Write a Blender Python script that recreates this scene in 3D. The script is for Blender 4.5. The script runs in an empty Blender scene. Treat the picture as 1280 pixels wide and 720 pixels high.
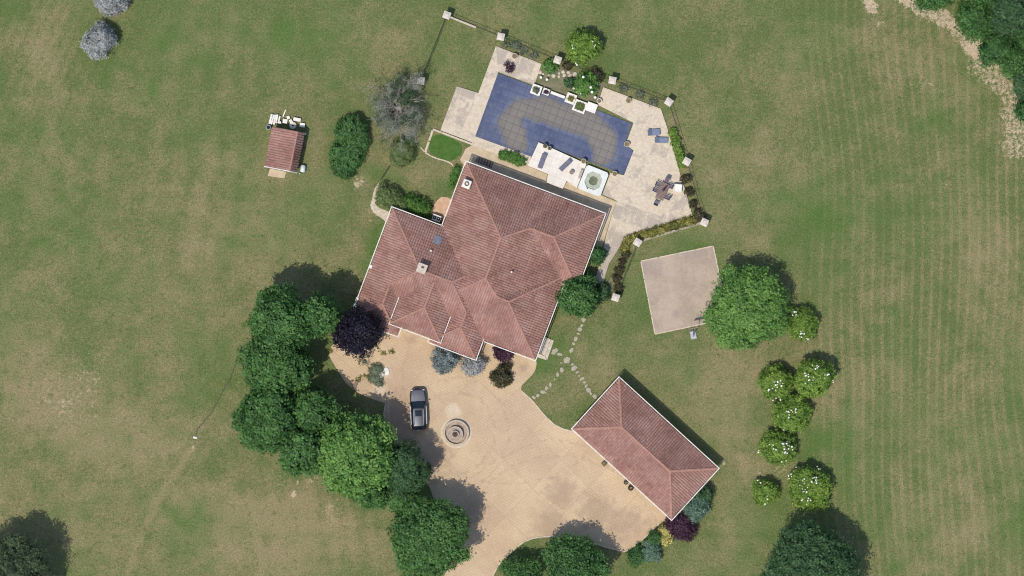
import bpy, bmesh, math, random
import numpy as np
from mathutils import Vector, Matrix
R = math.radians
scene = bpy.context.scene
col = scene.collection

# ------------------------------------------------------------------ camera, world, sun, exposure
S = 0.0925            # metres per photo pixel on the ground
H = 450.0             # height of the aircraft above the lawn
cam_d = bpy.data.cameras.new('camera')
cam = bpy.data.objects.new('camera', cam_d); col.objects.link(cam)
cam.location = (0, 0, H)
cam_d.sensor_width = 36.0
cam_d.lens = 36.0 * H / (1280 * S)
cam_d.clip_start = 1.0; cam_d.clip_end = 6000.0
scene.camera = cam

SUN_EL = R(65.5); SX, SY = -0.63, -0.777       # the sun stands to the lower left of the picture
w = bpy.data.worlds.new('World'); scene.world = w; w.use_nodes = True
wn = w.node_tree.nodes; wl = w.node_tree.links
bg = wn['Background']; bg.inputs['Strength'].default_value = 0.135
sk = wn.new('ShaderNodeTexSky'); sk.sky_type = 'NISHITA'; sk.sun_disc = False
sk.sun_elevation = SUN_EL; sk.sun_rotation = math.atan2(SX, SY)
wl.new(sk.outputs[0], bg.inputs[0])
sd = bpy.data.lights.new('sun', 'SUN'); sd.energy = 3.1; sd.angle = R(0.5); sd.color = (1.0, 0.94, 0.83)
sun = bpy.data.objects.new('sun', sd); col.objects.link(sun)
d = Vector((-SX * math.cos(SUN_EL), -SY * math.cos(SUN_EL), -math.sin(SUN_EL)))
sun.rotation_euler = d.to_track_quat('-Z', 'Y').to_euler(); sun.location = (-40, -50, 120)
vs = scene.view_settings
vs.view_transform = 'Standard'; vs.look = 'None'; vs.exposure = 0.22; vs.gamma = 1.0; vs.use_curve_mapping = False
scene.cycles.pixel_filter_type = 'BLACKMAN_HARRIS'; scene.cycles.filter_width = 1.05

# ------------------------------------------------------------------ helpers
def XY(px, py, zref=0.0):
    k = S * (1 - zref / H)
    return ((px - 640) * k, (360 - py) * k)

class Frame:
    """axes of a building read off the photo: u along its eave, v towards the picture's bottom"""
    def __init__(s, px, py, deg, zref=0.0):
        s.px, s.py, s.c, s.s, s.z = px, py, math.cos(R(deg)), math.sin(R(deg)), zref
        s.deg = deg
        s.U = np.array([s.c, -s.s, 0.0]); s.V = np.array([-s.s, -s.c, 0.0])
    def xy(s, u, v):
        return XY(s.px + u * s.c - v * s.s, s.py + u * s.s + v * s.c, s.z)

def tag(o, label=None, cat=None, group=None, kind=None):
    if label: o['label'] = label
    if cat: o['category'] = cat
    if group: o['group'] = group
    if kind: o['kind'] = kind
    return o

def empty(name, loc, label=None, cat=None, group=None, kind=None, rz=0.0):
    o = bpy.data.objects.new(name, None); o.empty_display_size = 0.3
    o.location = loc; o.rotation_euler = (0, 0, rz); col.objects.link(o)
    return tag(o, label, cat, group, kind)

def obj(name, me, m=None, parent=None, loc=None):
    """mesh given in world coordinates; origin goes to the parent's base or to loc"""
    if m is not None:
        me.materials.clear(); me.materials.append(m)
    o = bpy.data.objects.new(name, me); col.objects.link(o)
    if parent is not None:
        o.parent = parent
    elif loc is not None:
        o.location = loc
    return o

def inst(name, me, parent, loc=(0, 0, 0), rz=0.0, sc=None):
    o = bpy.data.objects.new(name, me); col.objects.link(o); o.parent = parent
    o.location = loc; o.rotation_euler = (0, 0, rz)
    if sc: o.scale = sc
    return o

def copy_tree(o, parent=None):
    c = o.copy(); col.objects.link(c); c.parent = parent
    for ch in list(o.children): copy_tree(ch, c)
    return c

class MB:
    def __init__(s): s.v = []; s.f = []
    def add(s, vs_, fs):
        n = len(s.v); s.v += [tuple(p) for p in vs_]; s.f += [tuple(i + n for i in f) for f in fs]; return s
    def prism(s, poly, z0, z1, cap0=True):
        if sum(poly[i][0] * poly[(i + 1) % len(poly)][1] - poly[(i + 1) % len(poly)][0] * poly[i][1] for i in range(len(poly))) < 0:
            poly = poly[::-1]
        n = len(poly)
        vs_ = [(p[0], p[1], z0) for p in poly] + [(p[0], p[1], z1) for p in poly]
        fs = [(i, (i + 1) % n, n + (i + 1) % n, n + i) for i in range(n)] + [tuple(range(n, 2 * n))]
        if cap0: fs.append(tuple(range(n - 1, -1, -1)))
        return s.add(vs_, fs)
    def box(s, c, size, rz=0.0, top=1.0):
        hx, hy, hz = size[0] / 2, size[1] / 2, size[2]
        ca, sa = math.cos(rz), math.sin(rz)
        vs_ = []
        for k, z in ((1.0, c[2]), (top, c[2] + hz)):
            for x, y in ((-hx, -hy), (hx, -hy), (hx, hy), (-hx, hy)):
                x *= k; y *= k
                vs_.append((c[0] + x * ca - y * sa, c[1] + x * sa + y * ca, z))
        return s.add(vs_, [(0, 3, 2, 1), (4, 5, 6, 7), (0, 1, 5, 4), (1, 2, 6, 5), (2, 3, 7, 6), (3, 0, 4, 7)])
    def bar(s, p0, p1, wd, ht):
        p0, p1 = np.array(p0, float), np.array(p1, float); t = p1 - p0; t /= np.linalg.norm(t)
        n = np.cross((0, 0, 1), t)
        n = n / np.linalg.norm(n) if np.linalg.norm(n) > 1e-6 else np.array((1.0, 0, 0))
        b = np.cross(t, n)
        vs_ = []
        for p in (p0, p1):
            for a, c in ((-1, 0), (1, 0), (1, 1), (-1, 1)): vs_.append(p + n * wd / 2 * a + b * ht * c)
        return s.add(vs_, [(0, 3, 2, 1), (4, 5, 6, 7), (0, 1, 5, 4), (1, 2, 6, 5), (2, 3, 7, 6), (3, 0, 4, 7)])
    def tube(s, pts, rad, n=6, cap=True):
        pts = [np.array(p, float) for p in pts]
        if not hasattr(rad, '__len__'): rad = [rad] * len(pts)
        rings = []; N0 = len(s.v); vs_ = []
        for i, p in enumerate(pts):
            t = pts[min(i + 1, len(pts) - 1)] - pts[max(i - 1, 0)]; t = t / (np.linalg.norm(t) + 1e-9)
            a = np.cross(t, (0.3, 0.1, 1.0) if abs(t[2]) < 0.9 else (1.0, 0, 0)); a /= np.linalg.norm(a); b = np.cross(t, a)
            for k in range(n):
                th = 2 * math.pi * k / n; vs_.append(p + (a * math.cos(th) + b * math.sin(th)) * rad[i])
        fs = []
        for i in range(len(pts) - 1):
            for k in range(n): fs.append((i * n + k, i * n + (k + 1) % n, (i + 1) * n + (k + 1) % n, (i + 1) * n + k))
        if cap: fs += [tuple(range(n - 1, -1, -1)), tuple(range((len(pts) - 1) * n, len(pts) * n))]
        return s.add(vs_, fs)
    def lathe(s, c, prof, n=24):
        vs_ = []
        for r, z in prof:
            for k in range(n):
                th = 2 * math.pi * k / n; vs_.append((c[0] + r * math.cos(th), c[1] + r * math.sin(th), c[2] + z))
        fs = []
        for i in range(len(prof) - 1):
            for k in range(n): fs.append((i * n + k, i * n + (k + 1) % n, (i + 1) * n + (k + 1) % n, (i + 1) * n + k))
        fs += [tuple(range(n - 1, -1, -1)), tuple(range((len(prof) - 1) * n, len(prof) * n))]
        return s.add(vs_, fs)
    def mesh(s, name, base=(0, 0, 0), smooth=False):
        me = bpy.data.meshes.new(name)
        me.from_pydata([(p[0] - base[0], p[1] - base[1], p[2] - base[2]) for p in s.v], [], s.f); me.update()
        if smooth:
            me.polygons.foreach_set('use_smooth', [True] * len(me.polygons))
        return me
    def build(s, name, m, parent=None, base=None, smooth=False):
        """parts take the parent's location as their origin, things the middle of their base"""
        if base is None:
            if parent is not None:
                q = parent
                while q.parent is not None: q = q.parent
                base = tuple(q.location)
            else:
                a = np.array(s.v); base = ((a[:, 0].min() + a[:, 0].max()) / 2, (a[:, 1].min() + a[:, 1].max()) / 2, a[:, 2].min())
        o = obj(name, s.mesh(name, base, smooth), m, parent)
        if parent is None: o.location = base
        return o

def np_mesh(name, V, F, vals=None, attr='val'):
    """V (n,3), F (m,4) arrays"""
    me = bpy.data.meshes.new(name)
    n, m = len(V), len(F); k = F.shape[1]
    me.vertices.add(n); me.vertices.foreach_set('co', V.astype(np.float32).ravel())
    me.loops.add(m * k); me.loops.foreach_set('vertex_index', F.astype(np.int32).ravel())
    me.polygons.add(m); me.polygons.foreach_set('loop_start', np.arange(0, m * k, k, dtype=np.int32))
    me.update(calc_edges=True)
    if vals is not None:
        a = me.attributes.new(attr, 'FLOAT', 'FACE'); a.data.foreach_set('value', vals.astype(np.float32))
    return me

# ---- polygon clipping
def clip(poly, a, b, c):
    out = []; n = len(poly)
    for i in range(n):
        p, q = poly[i], poly[(i + 1) % n]
        dp, dq = a * p[0] + b * p[1] + c, a * q[0] + b * q[1] + c
        if dp >= 0: out.append(p)
        if (dp >= 0) != (dq >= 0):
            t = dp / (dp - dq); out.append((p[0] + t * (q[0] - p[0]), p[1] + t * (q[1] - p[1])))
    return out
def area(poly):
    return abs(sum(poly[i][0] * poly[(i + 1) % len(poly)][1] - poly[(i + 1) % len(poly)][0] * poly[i][1] for i in range(len(poly)))) / 2 if len(poly) > 2 else 0.0
def clip_rect(poly, u0, u1, v0, v1):
    for pl in ((1, 0, -u0), (-1, 0, u1), (0, 1, -v0), (0, -1, v1)):
        poly = clip(poly, *pl)
        if len(poly) < 3: return []
    return poly
def subtract(poly, planes):
    out = []; rest = poly
    for a, b, c in planes:
        o = clip(rest, -a, -b, -c)
        if area(o) > 0.02: out.append(o)
        rest = clip(rest, a, b, c)
        if area(rest) <= 0.02: return out
    return out
def inside(p, poly, margin=0.0):
    sgn = 1 if sum(poly[i][0] * poly[(i + 1) % len(poly)][1] - poly[(i + 1) % len(poly)][0] * poly[i][1] for i in range(len(poly))) > 0 else -1
    for i in range(len(poly)):
        a, b = poly[i], poly[(i + 1) % len(poly)]
        dx, dy = b[0] - a[0], b[1] - a[1]; L = math.hypot(dx, dy)
        if L < 1e-6: continue
        if sgn * (dx * (p[1] - a[1]) - dy * (p[0] - a[0])) / L < margin: return False
    return True

# ---- numpy noise for the lawn masks
def vnoise(x, y, scale, seed):
    rg = np.random.default_rng(seed); G = rg.random((256, 256))
    xs, ys = x / scale + 1000.0, y / scale + 1000.0
    xi, yi = np.floor(xs).astype(int), np.floor(ys).astype(int)
    fx, fy = xs - xi, ys - yi; fx = fx * fx * (3 - 2 * fx); fy = fy * fy * (3 - 2 * fy)
    g = lambda i, j: G[i % 256, j % 256]
    return (g(xi, yi) * (1 - fx) + g(xi + 1, yi) * fx) * (1 - fy) + (g(xi, yi + 1) * (1 - fx) + g(xi + 1, yi + 1) * fx) * fy
def fbm(x, y, scale, seed, oct=4):
    t = 0; a = 0.5; tot = 0
    for k in range(oct):
        t = t + a * vnoise(x, y, scale / 2 ** k, seed + k); tot += a; a *= 0.55
    return t / tot
def seg_dist(x, y, pts):
    dm = np.full(np.shape(x), 1e9)
    for (ax, ay), (bx, by) in zip(pts[:-1], pts[1:]):
        dx, dy = bx - ax, by - ay; L = dx * dx + dy * dy
        t = np.clip(((x - ax) * dx + (y - ay) * dy) / L, 0, 1)
        dm = np.minimum(dm, np.hypot(x - ax - t * dx, y - ay - t * dy))
    return dm
def sstep(e0, e1, x):
    t = np.clip((x - e0) / (e1 - e0), 0, 1); return t * t * (3 - 2 * t)

# ------------------------------------------------------------------ materials
def nmat(name):
    m = bpy.data.materials.new(name); m.use_nodes = True
    nt = m.node_tree; b = nt.nodes['Principled BSDF']
    return m, nt, b
def N(nt, t, **kw):
    n = nt.nodes.new(t)
    for k, v in kw.items(): setattr(n, k, v)
    return n
def mixc(nt, fac, a, b, blend='MIX'):
    n = N(nt, 'ShaderNodeMix', data_type='RGBA', blend_type=blend)
    for sock, v in ((n.inputs[0], fac), (n.inputs[6], a), (n.inputs[7], b)):
        if hasattr(v, 'is_linked'): nt.links.new(v, sock)
        elif isinstance(v, (int, float)): sock.default_value = v
        else: sock.default_value = (*v, 1) if len(v) == 3 else v
    return n.outputs[2]
def math_(nt, op, a, b=None, c=None, clamp=False):
    n = N(nt, 'ShaderNodeMath', operation=op); n.use_clamp = clamp
    for i, v in enumerate((a, b, c)):
        if v is None: continue
        if hasattr(v, 'is_linked'): nt.links.new(v, n.inputs[i])
        else: n.inputs[i].default_value = v
    return n.outputs[0]
def noise(nt, scale, detail=3.0, rough=0.55, vec=None, dist=0.0):
    n = N(nt, 'ShaderNodeTexNoise'); n.inputs['Scale'].default_value = scale
    n.inputs['Detail'].default_value = detail; n.inputs['Roughness'].default_value = rough; n.inputs['Distortion'].default_value = dist
    if vec is None:
        g = N(nt, 'ShaderNodeNewGeometry'); vec = g.outputs['Position']
    nt.links.new(vec, n.inputs['Vector']); return n.outputs['Fac']
def remap(nt, x, a, b, c=0.0, d_=1.0):
    n = N(nt, 'ShaderNodeMapRange', interpolation_type='SMOOTHSTEP'); nt.links.new(x, n.inputs[0])
    for i, v in enumerate((a, b, c, d_)): n.inputs[i + 1].default_value = v
    return n.outputs[0]
def bump(nt, b, h, strength=0.3, dist=0.05):
    n = N(nt, 'ShaderNodeBump'); n.inputs['Strength'].default_value = strength; n.inputs['Distance'].default_value = dist
    nt.links.new(h, n.inputs['Height']); nt.links.new(n.outputs[0], b.inputs['Normal'])

def simple(name, c1, c2=None, scale=3.0, rough=0.75, metal=0.0, lo=0.35, hi=0.65, bmp=0.0, fine=None, spec=None):
    m, nt, b = nmat(name)
    b.inputs['Roughness'].default_value = rough; b.inputs['Metallic'].default_value = metal
    if spec is not None: b.inputs['Specular IOR Level'].default_value = spec
    if c2 is None: c2 = tuple(x * 0.75 for x in c1)
    n = noise(nt, scale, 4.0)
    c = mixc(nt, remap(nt, n, lo, hi), c1, c2)
    if fine:
        nf = noise(nt, fine, 2.0, 0.6)
        c = mixc(nt, remap(nt, nf, 0.3, 0.7, 0.0, 0.5), c, tuple(x * 0.6 for x in c1))
    nt.links.new(c, b.inputs['Base Color'])
    if bmp: bump(nt, b, n, bmp)
    return m

def leafmat(name, dark, light, trans=0.25, rough=0.55):
    m, nt, b = nmat(name)
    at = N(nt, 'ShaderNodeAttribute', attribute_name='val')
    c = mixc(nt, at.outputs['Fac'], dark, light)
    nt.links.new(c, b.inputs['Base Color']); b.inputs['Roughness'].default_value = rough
    b.inputs['Specular IOR Level'].default_value = 0.3
    t = N(nt, 'ShaderNodeBsdfTranslucent'); nt.links.new(c, t.inputs[0])
    mx = N(nt, 'ShaderNodeMixShader'); mx.inputs[0].default_value = trans
    nt.links.new(b.outputs[0], mx.inputs[1]); nt.links.new(t.outputs[0], mx.inputs[2])
    nt.links.new(mx.outputs[0], nt.nodes['Material Output'].inputs[0])
    return m

def lawn_material():
    m, nt, b = nmat('lawn')
    at = N(nt, 'ShaderNodeAttribute', attribute_name='mask'); sep = N(nt, 'ShaderNodeSeparateColor'); nt.links.new(at.outputs['Color'], sep.inputs[0])
    dry, lush, soil = sep.outputs
    n1 = noise(nt, 0.5, 5.0, 0.62); n2 = noise(nt, 2.4, 4.0, 0.65); n3 = noise(nt, 8.0, 3.0, 0.7); n4 = noise(nt, 4.3, 2.0, 0.5)
    f = math_(nt, 'ADD', dry, math_(nt, 'MULTIPLY', math_(nt, 'SUBTRACT', n1, 0.5), 1.45))
    f = math_(nt, 'ADD', f, math_(nt, 'MULTIPLY', math_(nt, 'SUBTRACT', n2, 0.5), 1.7))
    f = math_(nt, 'ADD', f, math_(nt, 'MULTIPLY', math_(nt, 'SUBTRACT', n3, 0.5), 1.1), clamp=True)
    # mowing tracks
    sa = N(nt, 'ShaderNodeAttribute', attribute_name='stripe'); gp = N(nt, 'ShaderNodeNewGeometry'); sx = N(nt, 'ShaderNodeSeparateXYZ'); nt.links.new(gp.outputs['Position'], sx.inputs[0])
    ph = math_(nt, 'ADD', math_(nt, 'ADD', sx.outputs[0], math_(nt, 'MULTIPLY', sx.outputs[1], 0.035)), math_(nt, 'MULTIPLY', noise(nt, 0.025, 1.0), 7.0))
    w1 = math_(nt, 'SINE', math_(nt, 'MULTIPLY', ph, 2 * math.pi / 1.18)); w2 = math_(nt, 'SINE', math_(nt, 'MULTIPLY', ph, 2 * math.pi / 4.3))
    st = math_(nt, 'ADD', math_(nt, 'MULTIPLY', remap(nt, w1, 0.0, 1.0, -0.11, 0.30), remap(nt, n2, 0.3, 0.65, 0.8, 1.1)), math_(nt, 'MULTIPLY', w2, 0.09))
    f = math_(nt, 'ADD', f, math_(nt, 'MULTIPLY', st, sa.outputs['Fac']), clamp=True)
    c = mixc(nt, f, (0.104, 0.133, 0.045), (0.238, 0.200, 0.104))
    lf = math_(nt, 'MULTIPLY', lush, remap(nt, n2, 0.25, 0.7, 0.45, 1.0), clamp=True)
    c = mixc(nt, lf, c, (0.070, 0.136, 0.032))
    sf = math_(nt, 'ADD', soil, math_(nt, 'MULTIPLY', math_(nt, 'SUBTRACT', n2, 0.5), 1.4))
    sf = math_(nt, 'ADD', sf, math_(nt, 'MULTIPLY', math_(nt, 'SUBTRACT', n3, 0.5), 0.6))
    c = mixc(nt, remap(nt, sf, 0.36, 0.78), c, (0.44, 0.345, 0.235))
    wd_ = noise(nt, 1.1, 3.0, 0.6); c = mixc(nt, remap(nt, wd_, 0.57, 0.68, 0.0, 0.42), c, (0.060, 0.098, 0.030))
    # grain of the turf: dark roots, pale stalks
    n5 = noise(nt, 5.0, 2.0, 0.6); g = remap(nt, math_(nt, 'ADD', math_(nt, 'MULTIPLY', n3, 0.45), math_(nt, 'MULTIPLY', n5, 0.55)), 0.33, 0.67, 0.72, 1.27)
    c = mixc(nt, 1.0, c, g, 'MULTIPLY')
    sp = remap(nt, math_(nt, 'MULTIPLY', n4, remap(nt, n1, 0.4, 0.7, 0.75, 1.05)), 0.70, 0.76)
    c = mixc(nt, math_(nt, 'MULTIPLY', sp, 0.55), c, (0.46, 0.42, 0.32))
    nt.links.new(c, b.inputs['Base Color']); b.inputs['Roughness'].default_value = 0.95; b.inputs['Specular IOR Level'].default_value = 0.1
    bump(nt, b, math_(nt, 'ADD', n3, math_(nt, 'MULTIPLY', n2, 0.8)), 0.55, 0.12)
    return m

def blob_mask(nt, blobs):
    """soft union of stains at (px, py, radius px)"""
    g = N(nt, 'ShaderNodeNewGeometry'); tot = None
    nz = math_(nt, 'MULTIPLY', math_(nt, 'SUBTRACT', noise(nt, 0.9, 4.0, 0.6), 0.5), 2.6)
    for px, py, r in blobs:
        x, y = XY(px, py)
        ds = N(nt, 'ShaderNodeVectorMath', operation='DISTANCE'); nt.links.new(g.outputs['Position'], ds.inputs[0]); ds.inputs[1].default_value = (x, y, 0.02)
        k = math_(nt, 'ADD', math_(nt, 'DIVIDE', ds.outputs['Value'], r * S), nz)
        k = remap(nt, k, 1.3, 0.3)
        tot = k if tot is None else math_(nt, 'MAXIMUM', tot, k)
    return tot

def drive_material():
    m, nt, b = nmat('driveway_pavers')
    g = N(nt, 'ShaderNodeNewGeometry')
    mp = N(nt, 'ShaderNodeMapping'); nt.links.new(g.outputs['Position'], mp.inputs[0]); mp.inputs['Rotation'].default_value = (0, 0, R(44))
    mp.inputs['Location'].default_value = (0.6, 1.2, 0)
    br = N(nt, 'ShaderNodeTexBrick', offset=0.0, squash=1.0); nt.links.new(mp.outputs[0], br.inputs[0])
    br.inputs['Scale'].default_value = 1.0; br.inputs['Brick Width'].default_value = 4.6; br.inputs['Row Height'].default_value = 4.6
    br.inputs['Mortar Size'].default_value = 0.045; br.inputs['Mortar Smooth'].default_value = 0.5; br.inputs['Bias'].default_value = -0.3
    br.inputs['Color1'].default_value = (0, 0, 0, 1); br.inputs['Color2'].default_value = (1, 1, 1, 1); br.inputs['Mortar'].default_value = (1.25, 1.25, 1.25, 1)
    mp2 = N(nt, 'ShaderNodeMapping'); nt.links.new(g.outputs['Position'], mp2.inputs[0]); mp2.inputs['Rotation'].default_value = (0, 0, R(30))
    b2 = N(nt, 'ShaderNodeTexBrick', offset=0.5); nt.links.new(mp2.outputs[0], b2.inputs[0])
    b2.inputs['Scale'].default_value = 1.0; b2.inputs['Brick Width'].default_value = 0.55; b2.inputs['Row Height'].default_value = 0.30
    b2.inputs['Mortar Size'].default_value = 0.03; b2.inputs['Color1'].default_value = (0.97, 0.97, 0.97, 1); b2.inputs['Color2'].default_value = (1.03, 1.03, 1.03, 1); b2.inputs['Mortar'].default_value = (0.88, 0.865, 0.855, 1)
    n1 = noise(nt, 0.22, 4.0, 0.6); n2 = noise(nt, 1.6, 5.0, 0.65); n3 = noise(nt, 9.0, 3.0, 0.7)
    c = mixc(nt, remap(nt, n1, 0.35, 0.65), (0.555, 0.425, 0.275), (0.49, 0.36, 0.235))
    c = mixc(nt, math_(nt, 'MULTIPLY', br.outputs['Color'], 0.52), c, (0.40, 0.285, 0.20))
    c = mixc(nt, remap(nt, n2, 0.48, 0.78, 0, 0.4), c, (0.42, 0.30, 0.205))
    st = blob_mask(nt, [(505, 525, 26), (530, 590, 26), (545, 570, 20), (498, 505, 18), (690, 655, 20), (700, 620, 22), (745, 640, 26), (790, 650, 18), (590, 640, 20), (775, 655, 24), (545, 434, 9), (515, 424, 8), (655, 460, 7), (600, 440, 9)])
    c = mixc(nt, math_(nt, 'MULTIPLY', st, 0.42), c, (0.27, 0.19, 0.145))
    gpos = N(nt, 'ShaderNodeNewGeometry'); wob = math_(nt, 'MULTIPLY', math_(nt, 'SUBTRACT', noise(nt, 0.35, 3.0), 0.5), 1.6)
    for (cx_, cy_, rr_, wd_) in ((570, 540, 4.6, 0.30), (570, 540, 6.2, 0.26), (700, 700, 12.0, 0.3), (700, 700, 13.7, 0.28), (640, 470, 12.5, 0.25)):
        ds_ = N(nt, 'ShaderNodeVectorMath', operation='DISTANCE'); nt.links.new(gpos.outputs['Position'], ds_.inputs[0]); ds_.inputs[1].default_value = (*XY(cx_, cy_), 0.02)
        tk = math_(nt, 'ABSOLUTE', math_(nt, 'SUBTRACT', math_(nt, 'ADD', ds_.outputs['Value'], wob), rr_))
        c = mixc(nt, math_(nt, 'MULTIPLY', remap(nt, tk, wd_, 0.05), remap(nt, n2, 0.4, 0.62, 0.0, 0.42)), c, (0.36, 0.26, 0.185))
    pal = blob_mask(nt, [(478, 466, 11), (475, 487, 8), (566, 512, 10)])
    c = mixc(nt, math_(nt, 'MULTIPLY', pal, 0.45), c, (0.66, 0.58, 0.47))
    c = mixc(nt, 1.0, c, b2.outputs['Color'], 'MULTIPLY')
    c = mixc(nt, 1.0, c, remap(nt, n3, 0.25, 0.75, 0.92, 1.07), 'MULTIPLY')
    nt.links.new(c, b.inputs['Base Color']); b.inputs['Roughness'].default_value = 0.92; b.inputs['Specular IOR Level'].default_value = 0.15
    bump(nt, b, n3, 0.3, 0.03)
    return m

def deck_material(name, amount):
    """pale stone slabs; amount shifts how much grey lichen grows on each slab"""
    m, nt, b = nmat(name)
    oi = N(nt, 'ShaderNodeObjectInfo')
    n1 = noise(nt, 0.5, 5.0, 0.62, dist=0.5); n2 = noise(nt, 3.2, 4.0, 0.65); n3 = noise(nt, 11.0, 3.0, 0.7)
    c = mixc(nt, remap(nt, n2, 0.3, 0.7), (0.595, 0.51, 0.395), (0.495, 0.415, 0.315))
    s_ = math_(nt, 'ADD', n1, math_(nt, 'MULTIPLY', math_(nt, 'SUBTRACT', oi.outputs['Random'], 0.5), 0.16))
    s_ = math_(nt, 'ADD', s_, math_(nt, 'MULTIPLY', math_(nt, 'SUBTRACT', n2, 0.5), 0.30))
    s_ = math_(nt, 'ADD', s_, amount)
    c = mixc(nt, remap(nt, s_, 0.50, 0.68, 0.0, 0.9), c, (0.375, 0.32, 0.27))
    c = mixc(nt, 1.0, c, remap(nt, n3, 0.25, 0.75, 0.86, 1.12), 'MULTIPLY')
    nt.links.new(c, b.inputs['Base Color']); b.inputs['Roughness'].default_value = 0.9; b.inputs['Specular IOR Level'].default_value = 0.2
    bump(nt, b, n3, 0.25, 0.02)
    return m

def cover_material():
    m, nt, b = nmat('pool_cover_fabric')
    at = N(nt, 'ShaderNodeAttribute', attribute_name='dirt'); n2 = noise(nt, 2.2, 5.0, 0.65); n1 = noise(nt, 0.35, 3.0)
    c = mixc(nt, remap(nt, n1, 0.3, 0.7), (0.050, 0.068, 0.138), (0.084, 0.104, 0.175))
    c = mixc(nt, remap(nt, n2, 0.45, 0.8, 0, 0.35), c, (0.165, 0.185, 0.26))
    s_ = math_(nt, 'ADD', at.outputs['Fac'], math_(nt, 'MULTIPLY', math_(nt, 'SUBTRACT', n2, 0.5), 0.55))
    c = mixc(nt, remap(nt, s_, 0.05, 0.40, 0.0, 0.45), c, (0.150, 0.165, 0.215))
    c = mixc(nt, remap(nt, s_, 0.30, 0.66, 0.0, 0.9), c, (0.155, 0.138, 0.118))
    ol = math_(nt, 'SUBTRACT', 1.0, math_(nt, 'MULTIPLY', math_(nt, 'ABSOLUTE', math_(nt, 'SUBTRACT', s_, 0.52)), 7.0), clamp=True)
    c = mixc(nt, math_(nt, 'MULTIPLY', ol, 0.55), c, (0.115, 0.10, 0.092))
    c = mixc(nt, remap(nt, n2, 0.5, 0.75, 0.0, 0.30), c, (0.12, 0.11, 0.10))
    c = mixc(nt, remap(nt, s_, 0.80, 1.10, 0.0, 0.5), c, (0.205, 0.183, 0.152))
    nt.links.new(c, b.inputs['Base Color']); b.inputs['Roughness'].default_value = 0.6; b.inputs['Specular IOR Level'].default_value = 0.3
    return m

def tile_material(name, top, pale, brown):
    m, nt, b = nmat(name)
    at = N(nt, 'ShaderNodeAttribute', attribute_name='val'); n1 = noise(nt, 0.55, 5.0, 0.65); n2 = noise(nt, 7.0, 3.0, 0.7)
    c = mixc(nt, at.outputs['Fac'], brown, top)
    k = math_(nt, 'ADD', math_(nt, 'MULTIPLY', n2, 0.6), math_(nt, 'MULTIPLY', n1, 0.6))
    c = mixc(nt, remap(nt, k, 0.5, 0.85, 0.0, 0.7), c, pale)
    c = mixc(nt, 1.0, c, remap(nt, noise(nt, 0.28, 5.0, 0.65, dist=0.4), 0.32, 0.68, 0.80, 1.12), 'MULTIPLY')
    nt.links.new(c, b.inputs['Base Color']); b.inputs['Roughness'].default_value = 0.85; b.inputs['Specular IOR Level'].default_value = 0.2
    return m

M = {}
M['lawn'] = lawn_material(); M['drive'] = drive_material(); M['cover'] = cover_material()
M['deck'] = deck_material('deck_stone', -0.04); M['deck_old'] = deck_material('deck_stone_lichen', 0.125)
M['tile'] = tile_material('roof_tile', (0.340, 0.178, 0.142), (0.41, 0.29, 0.255), (0.235, 0.115, 0.093))
M['under'] = simple('roof_underlay', (0.285, 0.145, 0.117), (0.235, 0.117, 0.095), 4.0, 0.9)
M['ridge'] = simple('ridge_tile', (0.375, 0.198, 0.15), (0.30, 0.155, 0.12), 2.5, 0.85)
M['gutter'] = simple('gutter_white', (0.68, 0.63, 0.585), (0.52, 0.47, 0.43), 3.0, 0.5)
M['render'] = simple('wall_render', (0.70, 0.60, 0.46), (0.62, 0.52, 0.39), 1.5, 0.9)
M['white'] = simple('white_paint', (0.80, 0.76, 0.70), (0.70, 0.655, 0.59), 2.0, 0.7, fine=9.0)
M['whitestone'] = simple('white_terrace_stone', (0.70, 0.65, 0.585), (0.63, 0.575, 0.51), 1.2, 0.85)
M['stone'] = simple('pale_stone', (0.62, 0.54, 0.44), (0.45, 0.385, 0.31), 4.0, 0.9, bmp=0.3, fine=14)
M['cap'] = simple('pillar_cap_stone', (0.62, 0.545, 0.475), (0.50, 0.435, 0.38), 5.0, 0.9, bmp=0.2)
M['step'] = simple('stepping_stone', (0.40, 0.355, 0.28), (0.29, 0.26, 0.20), 5.0, 0.9, bmp=0.3)
M['kerb'] = simple('kerb_stone', (0.57, 0.485, 0.375), (0.46, 0.38, 0.29), 3.0, 0.9, bmp=0.2)
M['plotgrass'] = simple('vivid_grass', (0.058, 0.132, 0.024), (0.090, 0.155, 0.042), 1.4, 0.95, bmp=0.5, fine=6, spec=0.1)
M['court'] = None
M['sandstrip'] = simple('sandy_paving', (0.58, 0.46, 0.31), (0.47, 0.365, 0.25), 1.3, 0.92, bmp=0.2, fine=8)
M['iron'] = simple('dark_iron', (0.028, 0.03, 0.028), None, 6.0, 0.6, 0.3)
M['seam'] = simple('cover_seam', (0.048, 0.058, 0.115), None, 4.0, 0.7)
M['lounge'] = simple('lounger_fabric', (0.15, 0.15, 0.20), (0.11, 0.11, 0.155), 5.0, 0.85)
M['lounge_blue'] = simple('lounger_blue_fabric', (0.13, 0.16, 0.24), (0.17, 0.20, 0.27), 5.0, 0.85)
M['grey_metal'] = simple('grey_metal', (0.35, 0.35, 0.36), None, 5.0, 0.45, 0.6)
M['brown'] = simple('brown_table_wood', (0.225, 0.15, 0.125), (0.165, 0.105, 0.09), 4.0, 0.7, fine=12)
M['mauve'] = simple('chair_mesh', (0.15, 0.13, 0.16), (0.10, 0.085, 0.11), 6.0, 0.8)
M['parasol'] = simple('parasol_cloth', (0.07, 0.05, 0.085), (0.05, 0.035, 0.06), 5.0, 0.9)
M['soil'] = simple('plant_soil', (0.13, 0.10, 0.055), (0.20, 0.17, 0.08), 5.0, 0.95, bmp=0.5)
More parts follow.
